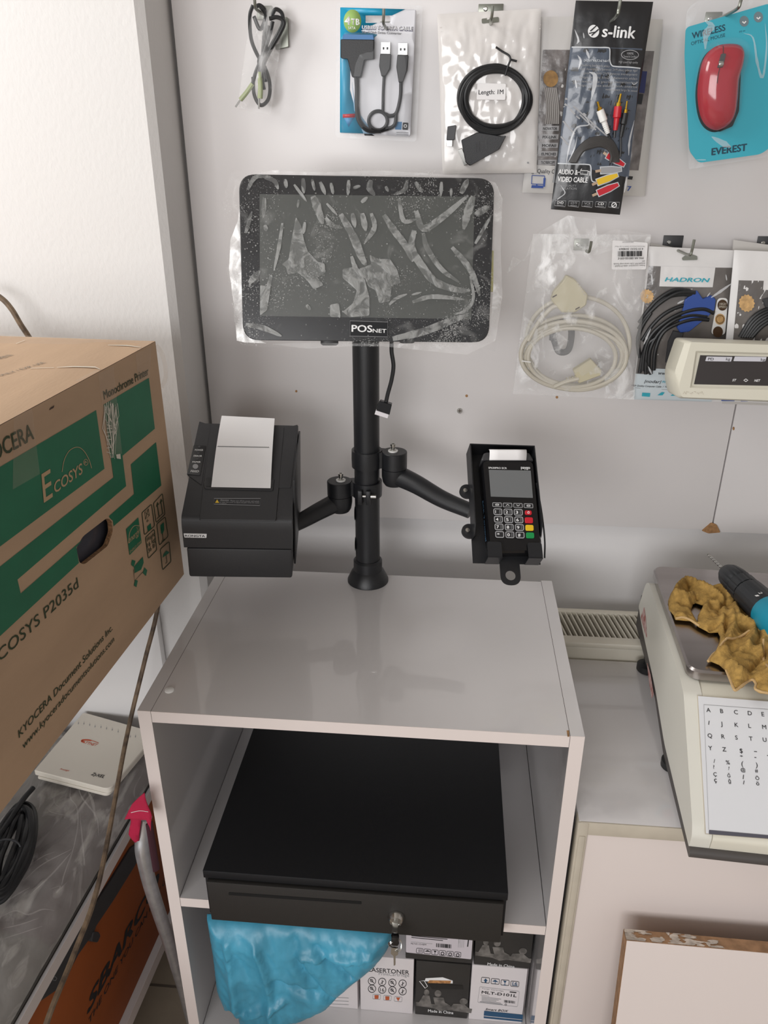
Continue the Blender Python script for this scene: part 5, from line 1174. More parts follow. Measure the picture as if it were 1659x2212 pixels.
b.line(cf, dn([c3(*q) for q in ((985, 1975), (995, 1890), (1030, 1840), (1075, 1840))], 4), 1.2, .0008, cbe); b.text(cf, 'energy', c3(988, 1975), c3(1075, 1895), c3(984, 1945), .0008, cbe, 0, .3); b.text(cf, 'ENERGY STAR', c3(998, 2050), c3(1084, 1968), c3(996, 2032), .0008, cbe); b.line(cf, [c3(1062, 1830), c3(1068, 1885), c3(1045, 1850), c3(1078, 1848), c3(1050, 1885)], .8, .0008, cbe, True)
for pts in ([(1140, 95), (1215, 10), (1222, 60), (1200, 120), (1145, 150)], [(1122, 35), (1152, 45), (1138, 98), (1115, 80)], [(1228, 100), (1252, 125), (1242, 175), (1215, 150)], [(1150, 205), (1172, 215), (1160, 270), (1138, 255)]): b.poly(cf, [c4(*q) for q in pts], .0006, m_cgreen)
b.line(cf, [c4(1135, 120), c4(1145, 215), c4(1215, 140)], 1, .0006, m_cink)
b.build('shipping_symbols', cart)
b = MB(); cp2([c3(375, 950), c3(385, 930), c3(415, 910), c3(410, 930)], .0006, m_seam); b.build('torn_spot', cart)
b = MB(); b.poly(cf, [c3(750, 672), c3(868, 610), c3(935, 1285), c3(830, 1290)], .0010, m_tape); b.poly(cf, [c3(1040, 520), c3(1160, 460), c3(1150, 700), c3(1060, 720)], .0010, m_tape); b.poly(cf, [c3(100, 1000), c3(240, 935), c3(300, 1440), c3(90, 1560)], .0010, m_tape)
b.T = CM; b.add([(-CWD, -.005, CH+.0072), (-.0, -.005, CH+.001), (-.0, -.055, CH+.001), (-CWD, -.06, CH+.0072)], [[0, 1, 2, 3]], m_tape); b.add([(-CWD, -.17, CH+.0075), (-.0, -.15, CH+.0012), (-.0, -.20, CH+.0012), (-CWD, -.23, CH+.0075)], [[0, 1, 2, 3]], m_tape); b.T = None
b.T = None
for pts in ([(590, 487), (760, 475), (980, 468), (1025, 480)], [(1110, 240), (1300, 240), (1440, 250)], [(170, 235), (260, 195)], [(320, 498), (560, 490)]): b.line(ct, [c5(*q) for q in pts], [.6]+[1.6]*(len(pts)-2)+[.6], .0007, m_strand_glint)  # thin whitish glints painted along the tape on the carton top
b.build('packing_tape', cart)
b = MB(); r_ = random.Random(11)
for k in range(22):
    x = 800+4.4*k+r_.uniform(-6, 6); y0 = 890+r_.uniform(-10, 40); y1 = y0+r_.uniform(140, 430)
    b.line(cf, [c3(x, y0), c3(x+r_.uniform(-22, 26), (y0+y1)/2), c3(860+.35*(x-850)+r_.uniform(-6, 16), min(1325, y1))], r_.uniform(.5, 1.5), .0012+.00002*k, m_strand_glint)
for k in range(8): y = 1060+30*k; b.line(cf, [c3(812, y), c3(835+r_.uniform(0, 30), y+r_.uniform(-10, 15))], 1.3, .0014, m_strand_glint)
b.poly(cf, [c3(885, 1290), c3(918, 1285), c3(922, 1325), c3(890, 1320)], .0014, m_strand_glint)
b.build('frayed_tape', cart)
b = MB(); b.T = CM; b.tube(cr([(.001, -.001, CH-.005), (.006, .004, CH-.02), (.007, .004, CH-.045), (.001, 0, CH-.062)], 5), .003, m_tape, 6, flat=.25); b.T = None
b.build('loose_tape_end', cart)
b = MB(); b.T = CM; b.box((-.14, -.40, .02), (-.012, -.10, .20), mat('black_plastic_wrap', '#4a4a52', .2, bump=.8, bs=30), .01); b.build('wrapped_content', cart)

# ================================================================ white desk, orange carton on its shelf
DA = R(-3.3)
DMt = Mx.Translation((-.131, .16, 0)) @ Mx.Rotation(DA, 4, 'Z')
dz1, dz0 = .511, .489
desk = thing('low_desk', 'low white desk on the left carrying the plastic wrapped package', 'desk', DMt @ V((-.2, -.2, 0)))
for nm, z0, z1 in (('desk_top', dz0, dz1), ('lower_shelf', .148, .173)):
    b = MB(); b.T = DMt; b.box((-.55, -.95, z0), (-.0006, .205, z1), m_mel); b.box((-.0006, -.95, z0), (0, .205, z1), m_edge); b.build(nm, desk)
for y in (-.93, .13):
    b = MB(); b.T = DMt; b.box((-.5, y, 0), (-.10, y+.02, .148), m_mel); b.box((-.55, y, .173), (-.44, y+.02, dz0), m_mel); b.build('support_panel', desk)
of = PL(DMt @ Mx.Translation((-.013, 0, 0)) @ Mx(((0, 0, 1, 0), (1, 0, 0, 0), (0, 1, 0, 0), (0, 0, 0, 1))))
q1 = crop(90, 1750, .20886)
m_or = mat('orange_carton_print', '#a3531d', .7, var=.06, vs=10)
oc = thing('orange_carton', 'orange carton with black lettering on the lower shelf of the low desk', 'carton', DMt @ V((-.2, -.3, .173)))
b = MB(); b.T = DMt; b.box((-.42, -.80, .1735), (-.013, .125, dz0-.006), m_or, .001); b.build('carton_box', oc)
b = MB(); b.text(of, 'SBARCO', q1(466, 2125), q1(1222, 745), q1(438, 2000), .0005, m_ink, .05, .35); b.text(of, 'THE ONE YOU CAN RELY ON', q1(490, 2212), q1(1330, 650), q1(479, 2165), .0005, m_ink, .01, .2); b.build('lettering', oc)
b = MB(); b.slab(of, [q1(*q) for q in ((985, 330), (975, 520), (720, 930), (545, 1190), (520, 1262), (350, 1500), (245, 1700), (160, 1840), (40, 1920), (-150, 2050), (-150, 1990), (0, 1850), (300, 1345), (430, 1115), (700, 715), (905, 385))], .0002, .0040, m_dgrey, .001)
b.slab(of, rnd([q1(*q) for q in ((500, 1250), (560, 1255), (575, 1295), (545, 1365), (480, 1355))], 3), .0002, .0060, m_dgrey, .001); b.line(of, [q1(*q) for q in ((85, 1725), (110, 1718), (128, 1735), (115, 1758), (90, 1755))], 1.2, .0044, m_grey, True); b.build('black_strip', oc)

# plastic wrapped package
m_pk = mat('dark_package', '#4d4a46', .5, var=.45, vs=14, bump=.5, bs=40)
def pk(a, c, lift=0, am=1):
    x = -.42+.415*a; y = -.75+.94*c
    ed = min(1, (1-a)/.10)*min(1, (1-c)/.05+.15)
    h = .004+.031*math.sqrt(max(0, ed))*(.75+.25*c)+am*(.006*NZ.noise(V((x*22, y*10, 0)))+.003*NZ.noise(V((x*60, y*40, 2))))*ed
    return DMt @ V((x, y, dz1+max(.001, h)+lift))
pkg = thing('wrapped_package', 'dark package in crinkled clear plastic lying on the low desk under the router', 'package', DMt @ V((-.2, -.2, dz1)))
b = MB(); b.grid(lambda a, c: pk(a, c), 40, 70, m_pk); b.grid(lambda a, c: DMt @ V((-.42+.415*(1-a), -.75+.94*c, dz1+.0006)), 2, 2, m_pk); b.build('package_body', pkg, ang=180)
b = MB(); b.grid(lambda a, c: pk(.72+.275*a, .56+.43*c, .0012), 16, 30, mat('maroon_wrap', '#3d2430', .45)); b.build('maroon_edge', pkg, ang=180)
b = MB(); b.grid(lambda a, c: pk(a, c, .0060+.0035*(NZ.noise(V((a*16, c*14, 7)))+.7*NZ.noise(V((a*44, c*30, 8)))), 1.0), 80, 130, film('crumpled_wrap', col='#e2ddd7', base=.34, streak=.28, scale=24, thr=.50, rough=.25, stretch=(1.4, .55, 1)))
r_ = random.Random(21); gc = veil('white_crease', '#efeae4', .2, .25)
pkz = PL(frame(DMt @ V((0, 0, dz1+.0500)), DMt.to_3x3() @ V((1, 0, 0)), DMt.to_3x3() @ V((0, 1, 0)))); k1 = crop(0, 1640, .27728)
for pts, w_ in (([(555, 190), (548, 300), (600, 380), (600, 560), (520, 900)], 4), ([(610, 210), (640, 300), (750, 450), (770, 600)], 5), ([(680, 240), (720, 330), (745, 480)], 9), ([(620, 380), (640, 620), (660, 830), (640, 640)], 5), ([(310, 260), (330, 330), (315, 360)], 3), ([(380, 250), (420, 330), (380, 400), (470, 430), (560, 440)], 3), ([(430, 250), (425, 340), (480, 380)], 3), ([(200, 850), (330, 760), (430, 720)], 3), ([(180, 950), (330, 820), (560, 700)], 4), ([(240, 1050), (400, 900), (560, 720)], 5), ([(0, 1230), (120, 1180), (220, 1210), (330, 1170), (430, 1180)], 5), ([(20, 1320), (150, 1290), (300, 1240)], 4), ([(60, 1100), (140, 1050), (230, 1000)], 4), ([(480, 980), (500, 900), (570, 700)], 4), ([(20, 1400), (180, 1350), (330, 1300)], 3), ([(840, 560), (870, 500), (900, 420)], 4), ([(340, 780), (380, 790), (350, 770)], 3), ([(400, 1010), (470, 990), (440, 1040), (520, 960)], 3)):
    P_ = dn([k1(*q) for q in pts], 5); n_ = len(P_); b.line(pkz, P_, [max(.5, w_*.7*math.sin(math.pi*(i+.4)/(n_+.2))) for i in range(n_)], 0, gc)
b.build('clear_wrap', pkg, ang=180)

# router
rz = .575
r1 = crop(0, 1560, .19289)
rt = thing('wifi_router', 'flat white router with orange and black logos lying on the plastic wrapped package', 'router', at(220, 1620, 2, rz-.02))
rpz = PZ(rz); rqd = [(73, 1664), (236, 1706), (340, 1583), (180, 1538)]
m_rt = mat('cream_white_plastic', '#e6dfd2', .4)
b = MB(); b.slab(rpz, rnd(rqd, [3, 14, 10, 6], 6), -.0095, 0, m_rt, .0015); b.build('top_shell', rt)
b = MB(); b.slab(rpz, rnd([(78, 1668), (232, 1707), (335, 1585), (182, 1542)], [3, 12, 10, 6], 6), -.0145, -.0098, m_rt, .0015); b.build('bottom_shell', rt)
b = MB(); orr = mat('orange_red_logo', '#d0532b', .5)
b.text(rpz, 'TTNET', r1(945, 243), r1(1078, 272), r1(965, 217), .0004, orr, .01, .2); b.line(rpz, dn([r1(*q) for q in ((950, 228), (915, 212), (950, 200), (1030, 208), (1105, 235))], 5), [3.6]*3+[4]*6+[3]*6+[1.2]*6, .0004, orr)
b.text(rpz, 'ZyXEL', r1(1015, 592), r1(1160, 628), r1(1025, 560), .0004, m_ink, .03, .2); b.text(rpz, 'Prestige', r1(668, 532), r1(770, 552), r1(672, 517), .0004, orr, .01, .3)
for x, y in ((880, 2), (942, 5), (1006, 20), (1066, 38), (1132, 45), (1194, 60), (1258, 75), (1324, 95), (1460, 150), (1518, 150)): b.line(rpz, [r1(x, y-14), r1(x, y-11)], 1.4, .0004, m_grey); b.line(rpz, [r1(x, y), r1(x-2, y+22)], 1.5, .0004, m_grey)
b.build('lettering', rt)

# coiled black cable
cz = PZ(dz1+.068)
cc = thing('cable_coil', 'coil of thick black cable tied in the middle lying on the plastic wrap', 'cable', at(30, 1850, 2, dz1+.04))
b = MB(); r_ = random.Random(6)
for k in range(9):
    ax = 395-14*k+r_.uniform(-10, 10); bx = 150-14*k; ang_ = R(109+r_.uniform(-1.5, 1.5)); c = (75+r_.uniform(-12, 12), 720+r_.uniform(-14, 14)); pts = []
    for j in range(16):
        a = 2*math.pi*j/16; x = ax*math.cos(a); y = bx*math.sin(a); pts.append(k1(c[0]+x*math.cos(ang_)-y*math.sin(ang_), c[1]+x*math.sin(ang_)+y*math.cos(ang_)))
    b.wire(cz, pts, .0047, [-.004+.0035*(k % 3)+.002*math.sin(2*j+k) for j in range(16)], m_rubber, 10, True, 5)
b.wire(cz, [k1(268, 258), k1(190, 350), k1(80, 520), k1(0, 640)], .0042, .010, m_rubber, 10); b.build('cable_loops', cc)
b = MB(); b.wire(cz, [k1(-20, 690), k1(60, 672), k1(130, 682), k1(163, 700), k1(160, 715)], .0018, [.012, .013, .012, .008, 0], m_ink, 6); b.build('twist_tie', cc)

# bent rusty rod
m_rust = mat('rusty_rod', '#8a745c', .6, var=.5, vs=60, var2='#54463a', bump=.3, bs=200)
rpts = [at(60, 2380, 0, -.110), at(100, 2212, 0, -.110), at(160, 2060, 0, -.112), at(215, 1900, 0, -.114), at(272, 1600, 1, .22), at(312, 1430, 1, .30), at(340, 1315, 1, .338), at(352, 1180, 1, .352), at(330, 1000, 1, .356), at(200, 830, 1, .358), at(95, 765, 1, .358), at(52, 712, 1, .358), at(25, 668, 1, .358), at(0, 642, 1, .358), at(-40, 620, 1, .358)]
b = MB(); b.tube(cr(rpts, 8), .0040, m_rust, 8)
tag(b.build('bent_rod'), 'long thin rusty rod leaning across the desk and bending up behind the brown carton', 'rod')

# white board against the pillar
b = MB(); xr = at(346, 1400, 1, .379).x
b.box((-.62, .379, .512), (xr, .397, .944), mat('bright_white_board', '#efedec', .35), .0012)
tag(b.build('loose_board'), 'white board standing on the low desk against the pillar behind the router', 'board')

# folded chair
ch = thing('folding_chair', 'folded chair of grey metal tube and red cloth between desk and white cabinet', 'chair', (-.05, .05, 0))
m_tube = mat('scuffed_grey_tube', '#c4c4c6', .3, metal=.7, var=.12, vs=70)
tp_ = [at(313, 1764, 0, -.040), at(310, 1779, 0, -.043), at(308, 1806, 0, -.045), at(307, 1834, 0, -.046), at(312, 1862, 0, -.046), at(322, 1903, 0, -.046), at(333, 1939, 0, -.046), at(349, 1987, 0, -.046), at(366, 2036, 0, -.046), at(385, 2097, 0, -.046), at(402, 2155, 0, -.046), at(420, 2225, 0, -.046)]
b = MB(); b.tube(cr(tp_, 7), .0105, m_tube, 16); b.build('frame_tube', ch)
b = MB(); q = [at(322, 1778, 0, -.008), at(330, 1830, 0, -.008), at(338, 1880, 0, -.008)]  # dark maroon strip built in place of the shadow behind the tube
b.tube(cr(q, 5), .005, mat('maroon_shadow_strip', '#3a1420', .8), 10, flat=.4); b.build('shadow_strip', ch)
m_redc = mat('red_cloth', '#b01840', .85, bump=.3, bs=700)
rcx = PL(frame((0, 0.0, 0), (1, 0, 0), (0, 0, 1)))
rpl = PL(PY(-.012).M); rpl.f = lambda u, v: .006*NZ.noise(V((u*40, v*30, 3)))
rfr = rpl; rbk = PL(PY(.034).M, rpl.f)
def rpoly(name, pts, e, m, rpl=None):
    rpl = rpl or rfr
    bb = MB(); bb.sheet(lambda u, v: rpl.P(u, v, e), [rpl.uv(k1(*q)) for q in pts], [], .006, m); return bb.build(name, ch, ang=80, solid=.0012)
rpoly('cloth_sleeve', [(1158, 195), (1110, 235), (1056, 295), (998, 412), (1050, 400), (1090, 405), (1165, 416), (1190, 470), (1196, 512), (1207, 390), (1184, 330), (1172, 270)], .013, m_redc)
rpoly('cloth_lining', [(998, 405), (1018, 490), (1006, 575), (1050, 650), (1085, 640), (1095, 520), (1110, 385)], 0, mat('red_lining', '#b01840', .9), rbk)
b = MB(); b.line(rpl, dn([k1(*q) for q in ((1052, 352), (1110, 346), (1180, 356))], 4), .9, .0142, m_print); b.build('stitching', ch)

# ================================================================ right side
# radiator under the boards
m_rad = mat('cream_radiator_enamel', '#d5cfc0', .35)
m_rin = mat('dark_radiator_inside', '#665f53', .8)  # inside coloured darker than the enamel panels
rad = thing('radiator', 'cream panel radiator with a slotted top against the wall behind the counter', 'radiator', (.9, .415, .1))
rz0, ry0, ry1, rx0, rx1 = .795, .362, .470, .5595, 1.5
b = MB(); b.box((rx0, ry0, .15), (rx1, ry0+.012, rz0-.010), m_rad, .004); b.box((rx0, ry1-.012, .15), (rx1, ry1, rz0-.010), m_rad, .004); b.box((rx0, ry0+.02, .15), (rx1, ry1-.02, rz0-.05), m_rin); b.box((rx0, ry0+.012, .15), (rx0+.01, ry1-.012, rz0-.01), m_rad); b.build('panels', rad)
b = MB(); b.box((rx0, ry0-.002, rz0-.011), (rx1, ry0+.020, rz0), m_rad, .003); b.box((rx0, ry1-.014, rz0-.011), (rx1, ry1, rz0), m_rad, .003)
x = rx0
while x < rx1:
    b.prism([(x+.012, ry0+.018), (x+.0144, ry0+.018), (x+.0024, ry1-.012), (x, ry1-.012)], rz0-.009, rz0-.0008, m_rad); x += .0092
b.build('top_grille', rad)

# counter
ct_ = thing('counter', 'white counter to the right of the cabinet carrying the scale', 'counter', (1.1, .18, 0))
cz1 = .764
b = MB(); b.box((.564, .0006, cz1-.020), (1.75, .356, cz1), m_mel, .0006); b.build('worktop', ct_)
b = MB(); b.box((.566, -.0015, cz1-.0215), (1.75, .0006, cz1-.0002), m_beige, .0004); b.build('edge_band', ct_)
b = MB(); b.box((.577, .001, 0), (1.75, .018, cz1-.0215), m_edge); b.build('front_panel', ct_)
b = MB(); b.box((.564, .018, 0), (.58, .352, cz1-.0205), m_mel); b.build('side_panel', ct_)
b = MB(); b.box((.5625, -.0025, 0), (.5765, .016, cz1-.0005), m_beige, .0015); b.box((.5655, -.0040, 0), (.5735, -.0020, cz1-.0225), m_beige, .0008); b.build('corner_trim', ct_)

# leaning offcut panel
LP0 = at(1353, 2031, 1, -.050)
lpm = frame(LP0, (1, -.012, 0), (0, .13, 1)); lq = PL(lpm)
lenv = LP0.z/ (lpm.to_3x3() @ V((0, 1, 0))).z
b = MB(); b.T = lpm
b.box((0, -lenv+.004, -.018), (.62, 0, -.0004), m_chip); b.box((.0006, -lenv+.004, -.0004), (.62, -.0006, .0002), m_edge)
b.T = None; tl = PL(lpm @ Mx.Rotation(R(-90), 4, 'X')); 
po = mat('splashed_paint', '#cfc4b8', .8, var=.3, vs=120)
pb_ = mat('brown_bare_edge', '#a5805f', .85, var=.25, vs=90)
b.T = lpm; b.add([(0, .0003, -.018), (.62, .0003, -.018), (.62, .0003, 0), (0, .0003, 0)], [[0, 3, 2, 1]], pb_); b.add([(-.0003, -lenv+.004, -.018), (-.0003, -lenv+.004, 0), (-.0003, 0, 0), (-.0003, 0, -.018)], [[0, 1, 2, 3]], pb_)
r_ = random.Random(9)
for k in range(46):
    cx = .002+.13*r_.random()**1.4; cy = -.018*r_.random(); rx = .002+.009*r_.random(); ry = .001+.003*r_.random()
    b.add([(min(max(cx+rx*math.cos(a)*(1+.3*math.sin(3*a+k)), 0), .2), .0006+.00001*k, min(max(cy+ry*math.sin(a), -.0178), -.0002)) for a in [2*math.pi*j/10 for j in range(10)]], [list(range(10))[::-1]], po)
b.T = None
tag(b.build('leaning_panel'), 'white chipboard offcut with a paint splashed brown edge leaning against the counter front', 'board')

# ================================================================ label scale
SMt = Mx.Translation((.685, -.05, .7645)) @ Mx.Rotation(R(-3), 4, 'Z')
sc = thing('retail_scale', 'cream label printing scale with letter keyboard and steel platter on the counter', 'scale', SMt @ V((.17, .2, 0)))
m_cream = mat('cream_plastic', '#e0dccd', .4); m_cream2 = mat('pale_grey_plastic', '#dcdad0', .4); m_base = mat('dark_base_plastic', '#4c4846', .5)
SO = .0105
b = MB(); b.T = SMt
yz = lambda u, v, e: V((e, u, v+SO))
bw = .345
b.prism(rnd([(-.006, -.002), (.17, .004), (.262, .030), (.452, .034), (.447, .098), (.40, .088), (.30, .062), (.17, .028), (.0, .012), (-.006, .008)], .006, 3), 0, bw, m_base, yz); b.build('base', sc)
b = MB(); b.T = SMt
b.prism(rnd([(.0, .011), (-.002, .030), (.004, .042), (.130, .137), (.155, .142), (.405, .144), (.425, .130), (.449, .072), (.40, .060), (.262, .044), (.17, .021)], [.002, .004, .006, .006, .01, .012, .01, .004, .01, .01, .01], 4), -.001, .022, m_cream2, yz)
b.prism(rnd([(.0, .011), (-.004, .030), (.003, .041), (.127, .136), (.155, .140), (.405, .142), (.425, .128), (.449, .070), (.40, .060), (.262, .044), (.17, .021)], [.002, .004, .006, .006, .01, .012, .01, .004, .01, .01, .01], 4), .0225, bw+.002, m_cream, yz); b.build('body', sc)
b = MB(); b.T = SMt
pz = .1585+SO
def plat(z0, z1, ins): return None
b.prism(rnd(rect(.007, .152, .325, .436), .018, 6), pz-.014, pz, mat('brushed_steel_platter', '#aca6a4', .24, metal=1, var=.1, vs=6, stretch=(.4, 6, 1)), bev=.003)
plt = b.build('platter', sc)
b = MB(); b.T = SMt; 
for yy in (.18, .27, .37): b.box((.012, yy, .140+SO), (.02, yy+.03, pz-.012), m_base)
b.box((.03, .2, .135+SO), (.25, .38, pz-.012), m_base); b.build('platter_support', sc)
ks = math.atan2(.095, .126)
KB = PL(SMt @ Mx.Translation((0, .004, .0425+SO)) @ Mx.Rotation(ks, 4, 'X'))
kq = crop(1480, 1490, .16273)
b = MB(); b.slab(KB, [kq(158, 78), kq(1400, 175), kq(1450, 2010), kq(265, 1915)], -.001, .0012, m_beige); b.slab(KB, [kq(166, 88), kq(1400, 185), kq(1450, 2000), kq(272, 1908)], .0010, .0020, mat('white_overlay', '#dcdde0', .25))
for r0, row in enumerate((('A', 'B', 'C', 'D', 'E', 'F'), ('I', 'J', 'K', 'L', 'M', 'N'), ('Q', 'R', 'S', 'T', 'U', 'V'))):
    for i, ch_ in enumerate(row):
        x = 276+183*i+8*r0; y = 300+169*r0+14*i; w0 = 14 if ch_ == 'I' else 46
        x += 16 if ch_ == 'I' else 0
        b.text(KB, ch_, kq(x, y), kq(x+w0, y+4), kq(x, y-54), .0024, m_dgrey, .012, nat=True)
mk_ = [('Y', 303, 805, 42, 55), ('Z', 488, 822, 44, 55), ('$', 718, 842, 38, 58), ('*', 722, 912, 38, 40), ('/', 370, 975, 24, 50), ('%', 536, 995, 60, 54), ('(', 738, 1012, 16, 62), (')', 928, 1030, 16, 62), ('?', 366, 1052, 28, 48), ('!', 563, 1068, 9, 46), ('@', 730, 1088, 50, 48), ('#', 920, 1100, 36, 40), ('\u00c7', 368, 1150, 42, 50), ('\u011e', 555, 1168, 48, 58), ('I', 755, 1188, 10, 58), ('\u00d6', 925, 1200, 48, 58), ('\u00e7', 378, 1228, 34, 44), ('\u011f', 565, 1238, 36, 52), ('I', 760, 1258, 8, 52), ('\u00f6', 935, 1272, 36, 52)]
for ch_, x, y, w0, h0 in mk_: b.text(KB, ch_, kq(x, y), kq(x+w0, y+3), kq(x, y-h0), .0024, m_dgrey, .012, nat=ch_ not in '*')
for x0, x1, y in ((905, 945, 825), (910, 935, 903), (1078, 1110, 878), (1095, 1140, 840)): b.line(KB, [kq(x0, y), kq(x1, y+3)], 1.4, .0024, m_dgrey)
b.line(KB, [kq(240, 203), kq(1100, 268)], .8, .0023, m_grey); b.line(KB, [kq(240, 203), kq(305, 1860)], .6, .0023, m_grey)
b.slab(KB, rnd([kq(308, 1864), kq(1450, 1965), kq(1450, 2005), kq(308, 1918)], 2), .0018, .0026, mat('slate_grey_band', '#55545e', .4)); b.build('keyboard_overlay', sc)
b = MB(); b.T = SMt; sp = PL(SMt @ Mx.Translation((-.0012, 0, 0)) @ Mx(((0, 0, -1, 0), (-1, 0, 0, 0), (0, 1, 0, 0), (0, 0, 0, 1))))
b.T = None; tm = mat('torn_pink_sticker', '#d3bcb8', .7, var=.4, vs=90, var2='#a0544c'); s7 = crop(1180, 1180, .30745)
for pts in ([(690, 430), (700, 500), (708, 640), (695, 600), (668, 500)], [(712, 820), (735, 900), (757, 1040), (745, 1068), (725, 940)]): b.slab(sp, [s7(*q) for q in pts], .0004, .0010, tm)
b.build('torn_sticker', sc)
for yy in (.385, .16):
    b = MB(); b.T = SMt; b.lathe([(.013, 0), (.015, .002), (.015, .012), (.006, .014), (.006, .045 if yy > .3 else .03)], m_rubber, 24, Mx.Translation((.012, yy, 0)), lambda a, z: 1+.03*math.cos(24*a)); b.build('foot', sc)
# customer display on its pole
dpl = PL(Mx.Translation((0, .33, 1.25)) @ Mx.Rotation(R(-8), 4, 'X') @ frame((0, 0, 0), (1, 0, 0), (0, 0, 1)))
m_dbz = mat('cream_display_case', '#d6d2c2', .45)
b = MB()
def loft(rings, m):
    n = len(rings[0][0]); vs = []
    for pts, e in rings: vs += [dpl.px(p, e) for p in pts]
    fs = [list(range(n))[::-1]]
    for r in range(len(rings)-1): fs += [[r*n+i, r*n+(i+1) % n, (r+1)*n+(i+1) % n, (r+1)*n+i] for i in range(n)]
    b.add(vs, fs, m)
fr0 = rnd([(1493, 739), (1800, 750), (1800, 870), (1473, 858), (1466, 835)], [5, 4, 4, 5, 16], 5)
fr1 = rnd([(1484, 736), (1806, 748), (1806, 876), (1467, 862), (1457, 815)], [8, 4, 4, 8, 30], 5)
frb = rnd([(1496, 742), (1800, 752), (1800, 868), (1480, 856), (1468, 815)], [8, 4, 4, 8, 30], 5)
def fix(pts): return pts
loft([(rnd([(1530, 775), (1700, 780), (1700, 830), (1520, 828), (1516, 810)], [2, 2, 2, 2, 3], 5), -.004), (rnd([(1508, 763), (1790, 770), (1790, 840), (1496, 834), (1500, 815)], [2, 2, 2, 2, 3], 5), -.0035), (rnd([(1503, 758), (1794, 766), (1794, 846), (1490, 838), (1494, 818)], [2, 2, 2, 2, 3], 5), 0), (fr0, 0), (fr1, -.008), (fr1, -.06), (frb, -.085)], m_dbz)
b.v and None
dsp = b.build('customer_display', sc)
d7 = crop(1360, 500, .18023)
b = MB(); b.slab(dpl, [d7(855, 1486), d7(2000, 1512), d7(2000, 1860), d7(780, 1834)], -.0036, -.0024, mat('dark_display_window', '#35302f', .3))
for x0, x1 in ((912, 1240), (1250, 1650)): b.poly(dpl, rnd([d7(x0+18, 1500), d7(x1, 1506), d7(x1-18, 1562), d7(x0, 1556)], 1.5), -.0022, mat('pale_lilac_chip', '#c9c8cf', .5) if x0 < 1000 else bpy.data.materials['pale_lilac_chip'])
b.text(dpl, 'PD', d7(945, 1545), d7(1012, 1547), d7(947, 1514), -.0020, m_ink, .01); b.text(dpl, 'kg', d7(1160, 1546), d7(1210, 1548), d7(1162, 1514), -.0020, m_ink); b.text(dpl, 'kg', d7(1578, 1552), d7(1630, 1554), d7(1580, 1520), -.0020, m_ink)
b.text(dpl, 'ST', d7(1236, 1797), d7(1284, 1798), d7(1242, 1770), -.0022, m_print, .03, .2); b.text(dpl, 'NET', d7(1500, 1802), d7(1572, 1803), d7(1506, 1775), -.0022, m_print, .03, .2)
b.line(dpl, [d7(1375, 1786), d7(1400, 1770), d7(1425, 1786), d7(1400, 1802)], 1.6, -.0022, m_print, True)
b.build('display_window', dsp)
b = MB(); 
for k in range(16): r_ = random.Random(k); x = 640+16*k; b.line(dpl, [d7(x, 1915+r_.uniform(-6, 40)), d7(x+r_.uniform(4, 16), 1915+r_.uniform(-6, 40))], .9, .0004, m_beige)
b.build('scuffs', dsp)
b = MB(); pp = SMt @ V((.27, .425, .10)); b.tube([pp, (pp.x, pp.y, 1.24)], .014, m_cream, 20); b.tube([(pp.x, pp.y, 1.225), (pp.x, .40, 1.235)], .012, m_cream, 16); b.build('display_pole', sc)

# ================================================================ yellow cloth on the platter
PZW = .7645+pz+.0008
tpl = PZ(PZW); tq = crop(1440, 1180, .15368)
m_cl = mat('mustard_cloth', '#ab8848', .95, var=.25, vs=150, bump=.45, bs=420)
m_hem = mat('pale_cloth_hem', '#c9a877', .95, bump=.6, bs=500)
ol = [(20, 800), (60, 690), (150, 590), (250, 525), (340, 520), (450, 560), (600, 630), (740, 660), (900, 710), (1040, 770), (1085, 790), (1110, 880), (1180, 885), (1300, 950), (1425, 1000), (1560, 1100), (1600, 1500), (1560, 2120), (1425, 2112), (1300, 2095), (1230, 2050), (1250, 1980), (1200, 1920), (1140, 1930), (1060, 2010), (960, 2070), (925, 2030), (880, 1900), (830, 1780), (740, 1700), (620, 1650), (570, 1660), (640, 1560), (705, 1515), (705, 1460), (740, 1380), (750, 1300), (720, 1240), (600, 1245), (450, 1165), (330, 1080), (120, 1060), (100, 1000), (30, 920)]
hl = [[(360, 845), (400, 825), (510, 860), (490, 920), (440, 1000), (430, 1110), (395, 1050), (330, 930)], [(790, 1530), (880, 1500), (970, 1570), (880, 1580)]]
oq = [tpl.uv(tq(*p)) for p in ol]; hqs = [[tpl.uv(tq(*p)) for p in h] for h in hl]
allc = [[V(p) for p in o]+[V(o[0])] for o in [oq]+hqs]
rdg = [[(60, 800), (150, 640), (260, 560), (400, 640), (760, 850)], [(640, 640), (800, 700), (900, 900), (980, 1150), (1200, 1230), (1180, 1400), (1100, 1550), (700, 1600)], [(1150, 900), (1250, 1100), (1330, 1300), (1300, 1600)], [(760, 1010), (740, 1250), (760, 1450)], [(850, 1750), (1000, 1900), (1100, 1900)], [(480, 1000), (560, 900), (700, 930)], [(100, 820), (260, 830), (380, 780)], [(1330, 1250), (1450, 1500), (1430, 1900)], [(880, 1080), (920, 1250), (850, 1400)]]
vly = [[(300, 600), (320, 740), (420, 800)], [(740, 720), (820, 900), (720, 980), (740, 1100)], [(900, 1200), (1160, 1300), (1180, 1280)], [(1240, 1000), (1300, 1500), (1420, 1700)], [(1140, 1830), (1330, 1650)], [(870, 830), (900, 930), (1000, 800)], [(600, 1220), (720, 1190)], [(820, 1180), (800, 1380)]]
rg = [[V(tpl.uv(tq(*p))) for p in q] for q in rdg]; vg = [[V(tpl.uv(tq(*p))) for p in q] for q in vly]
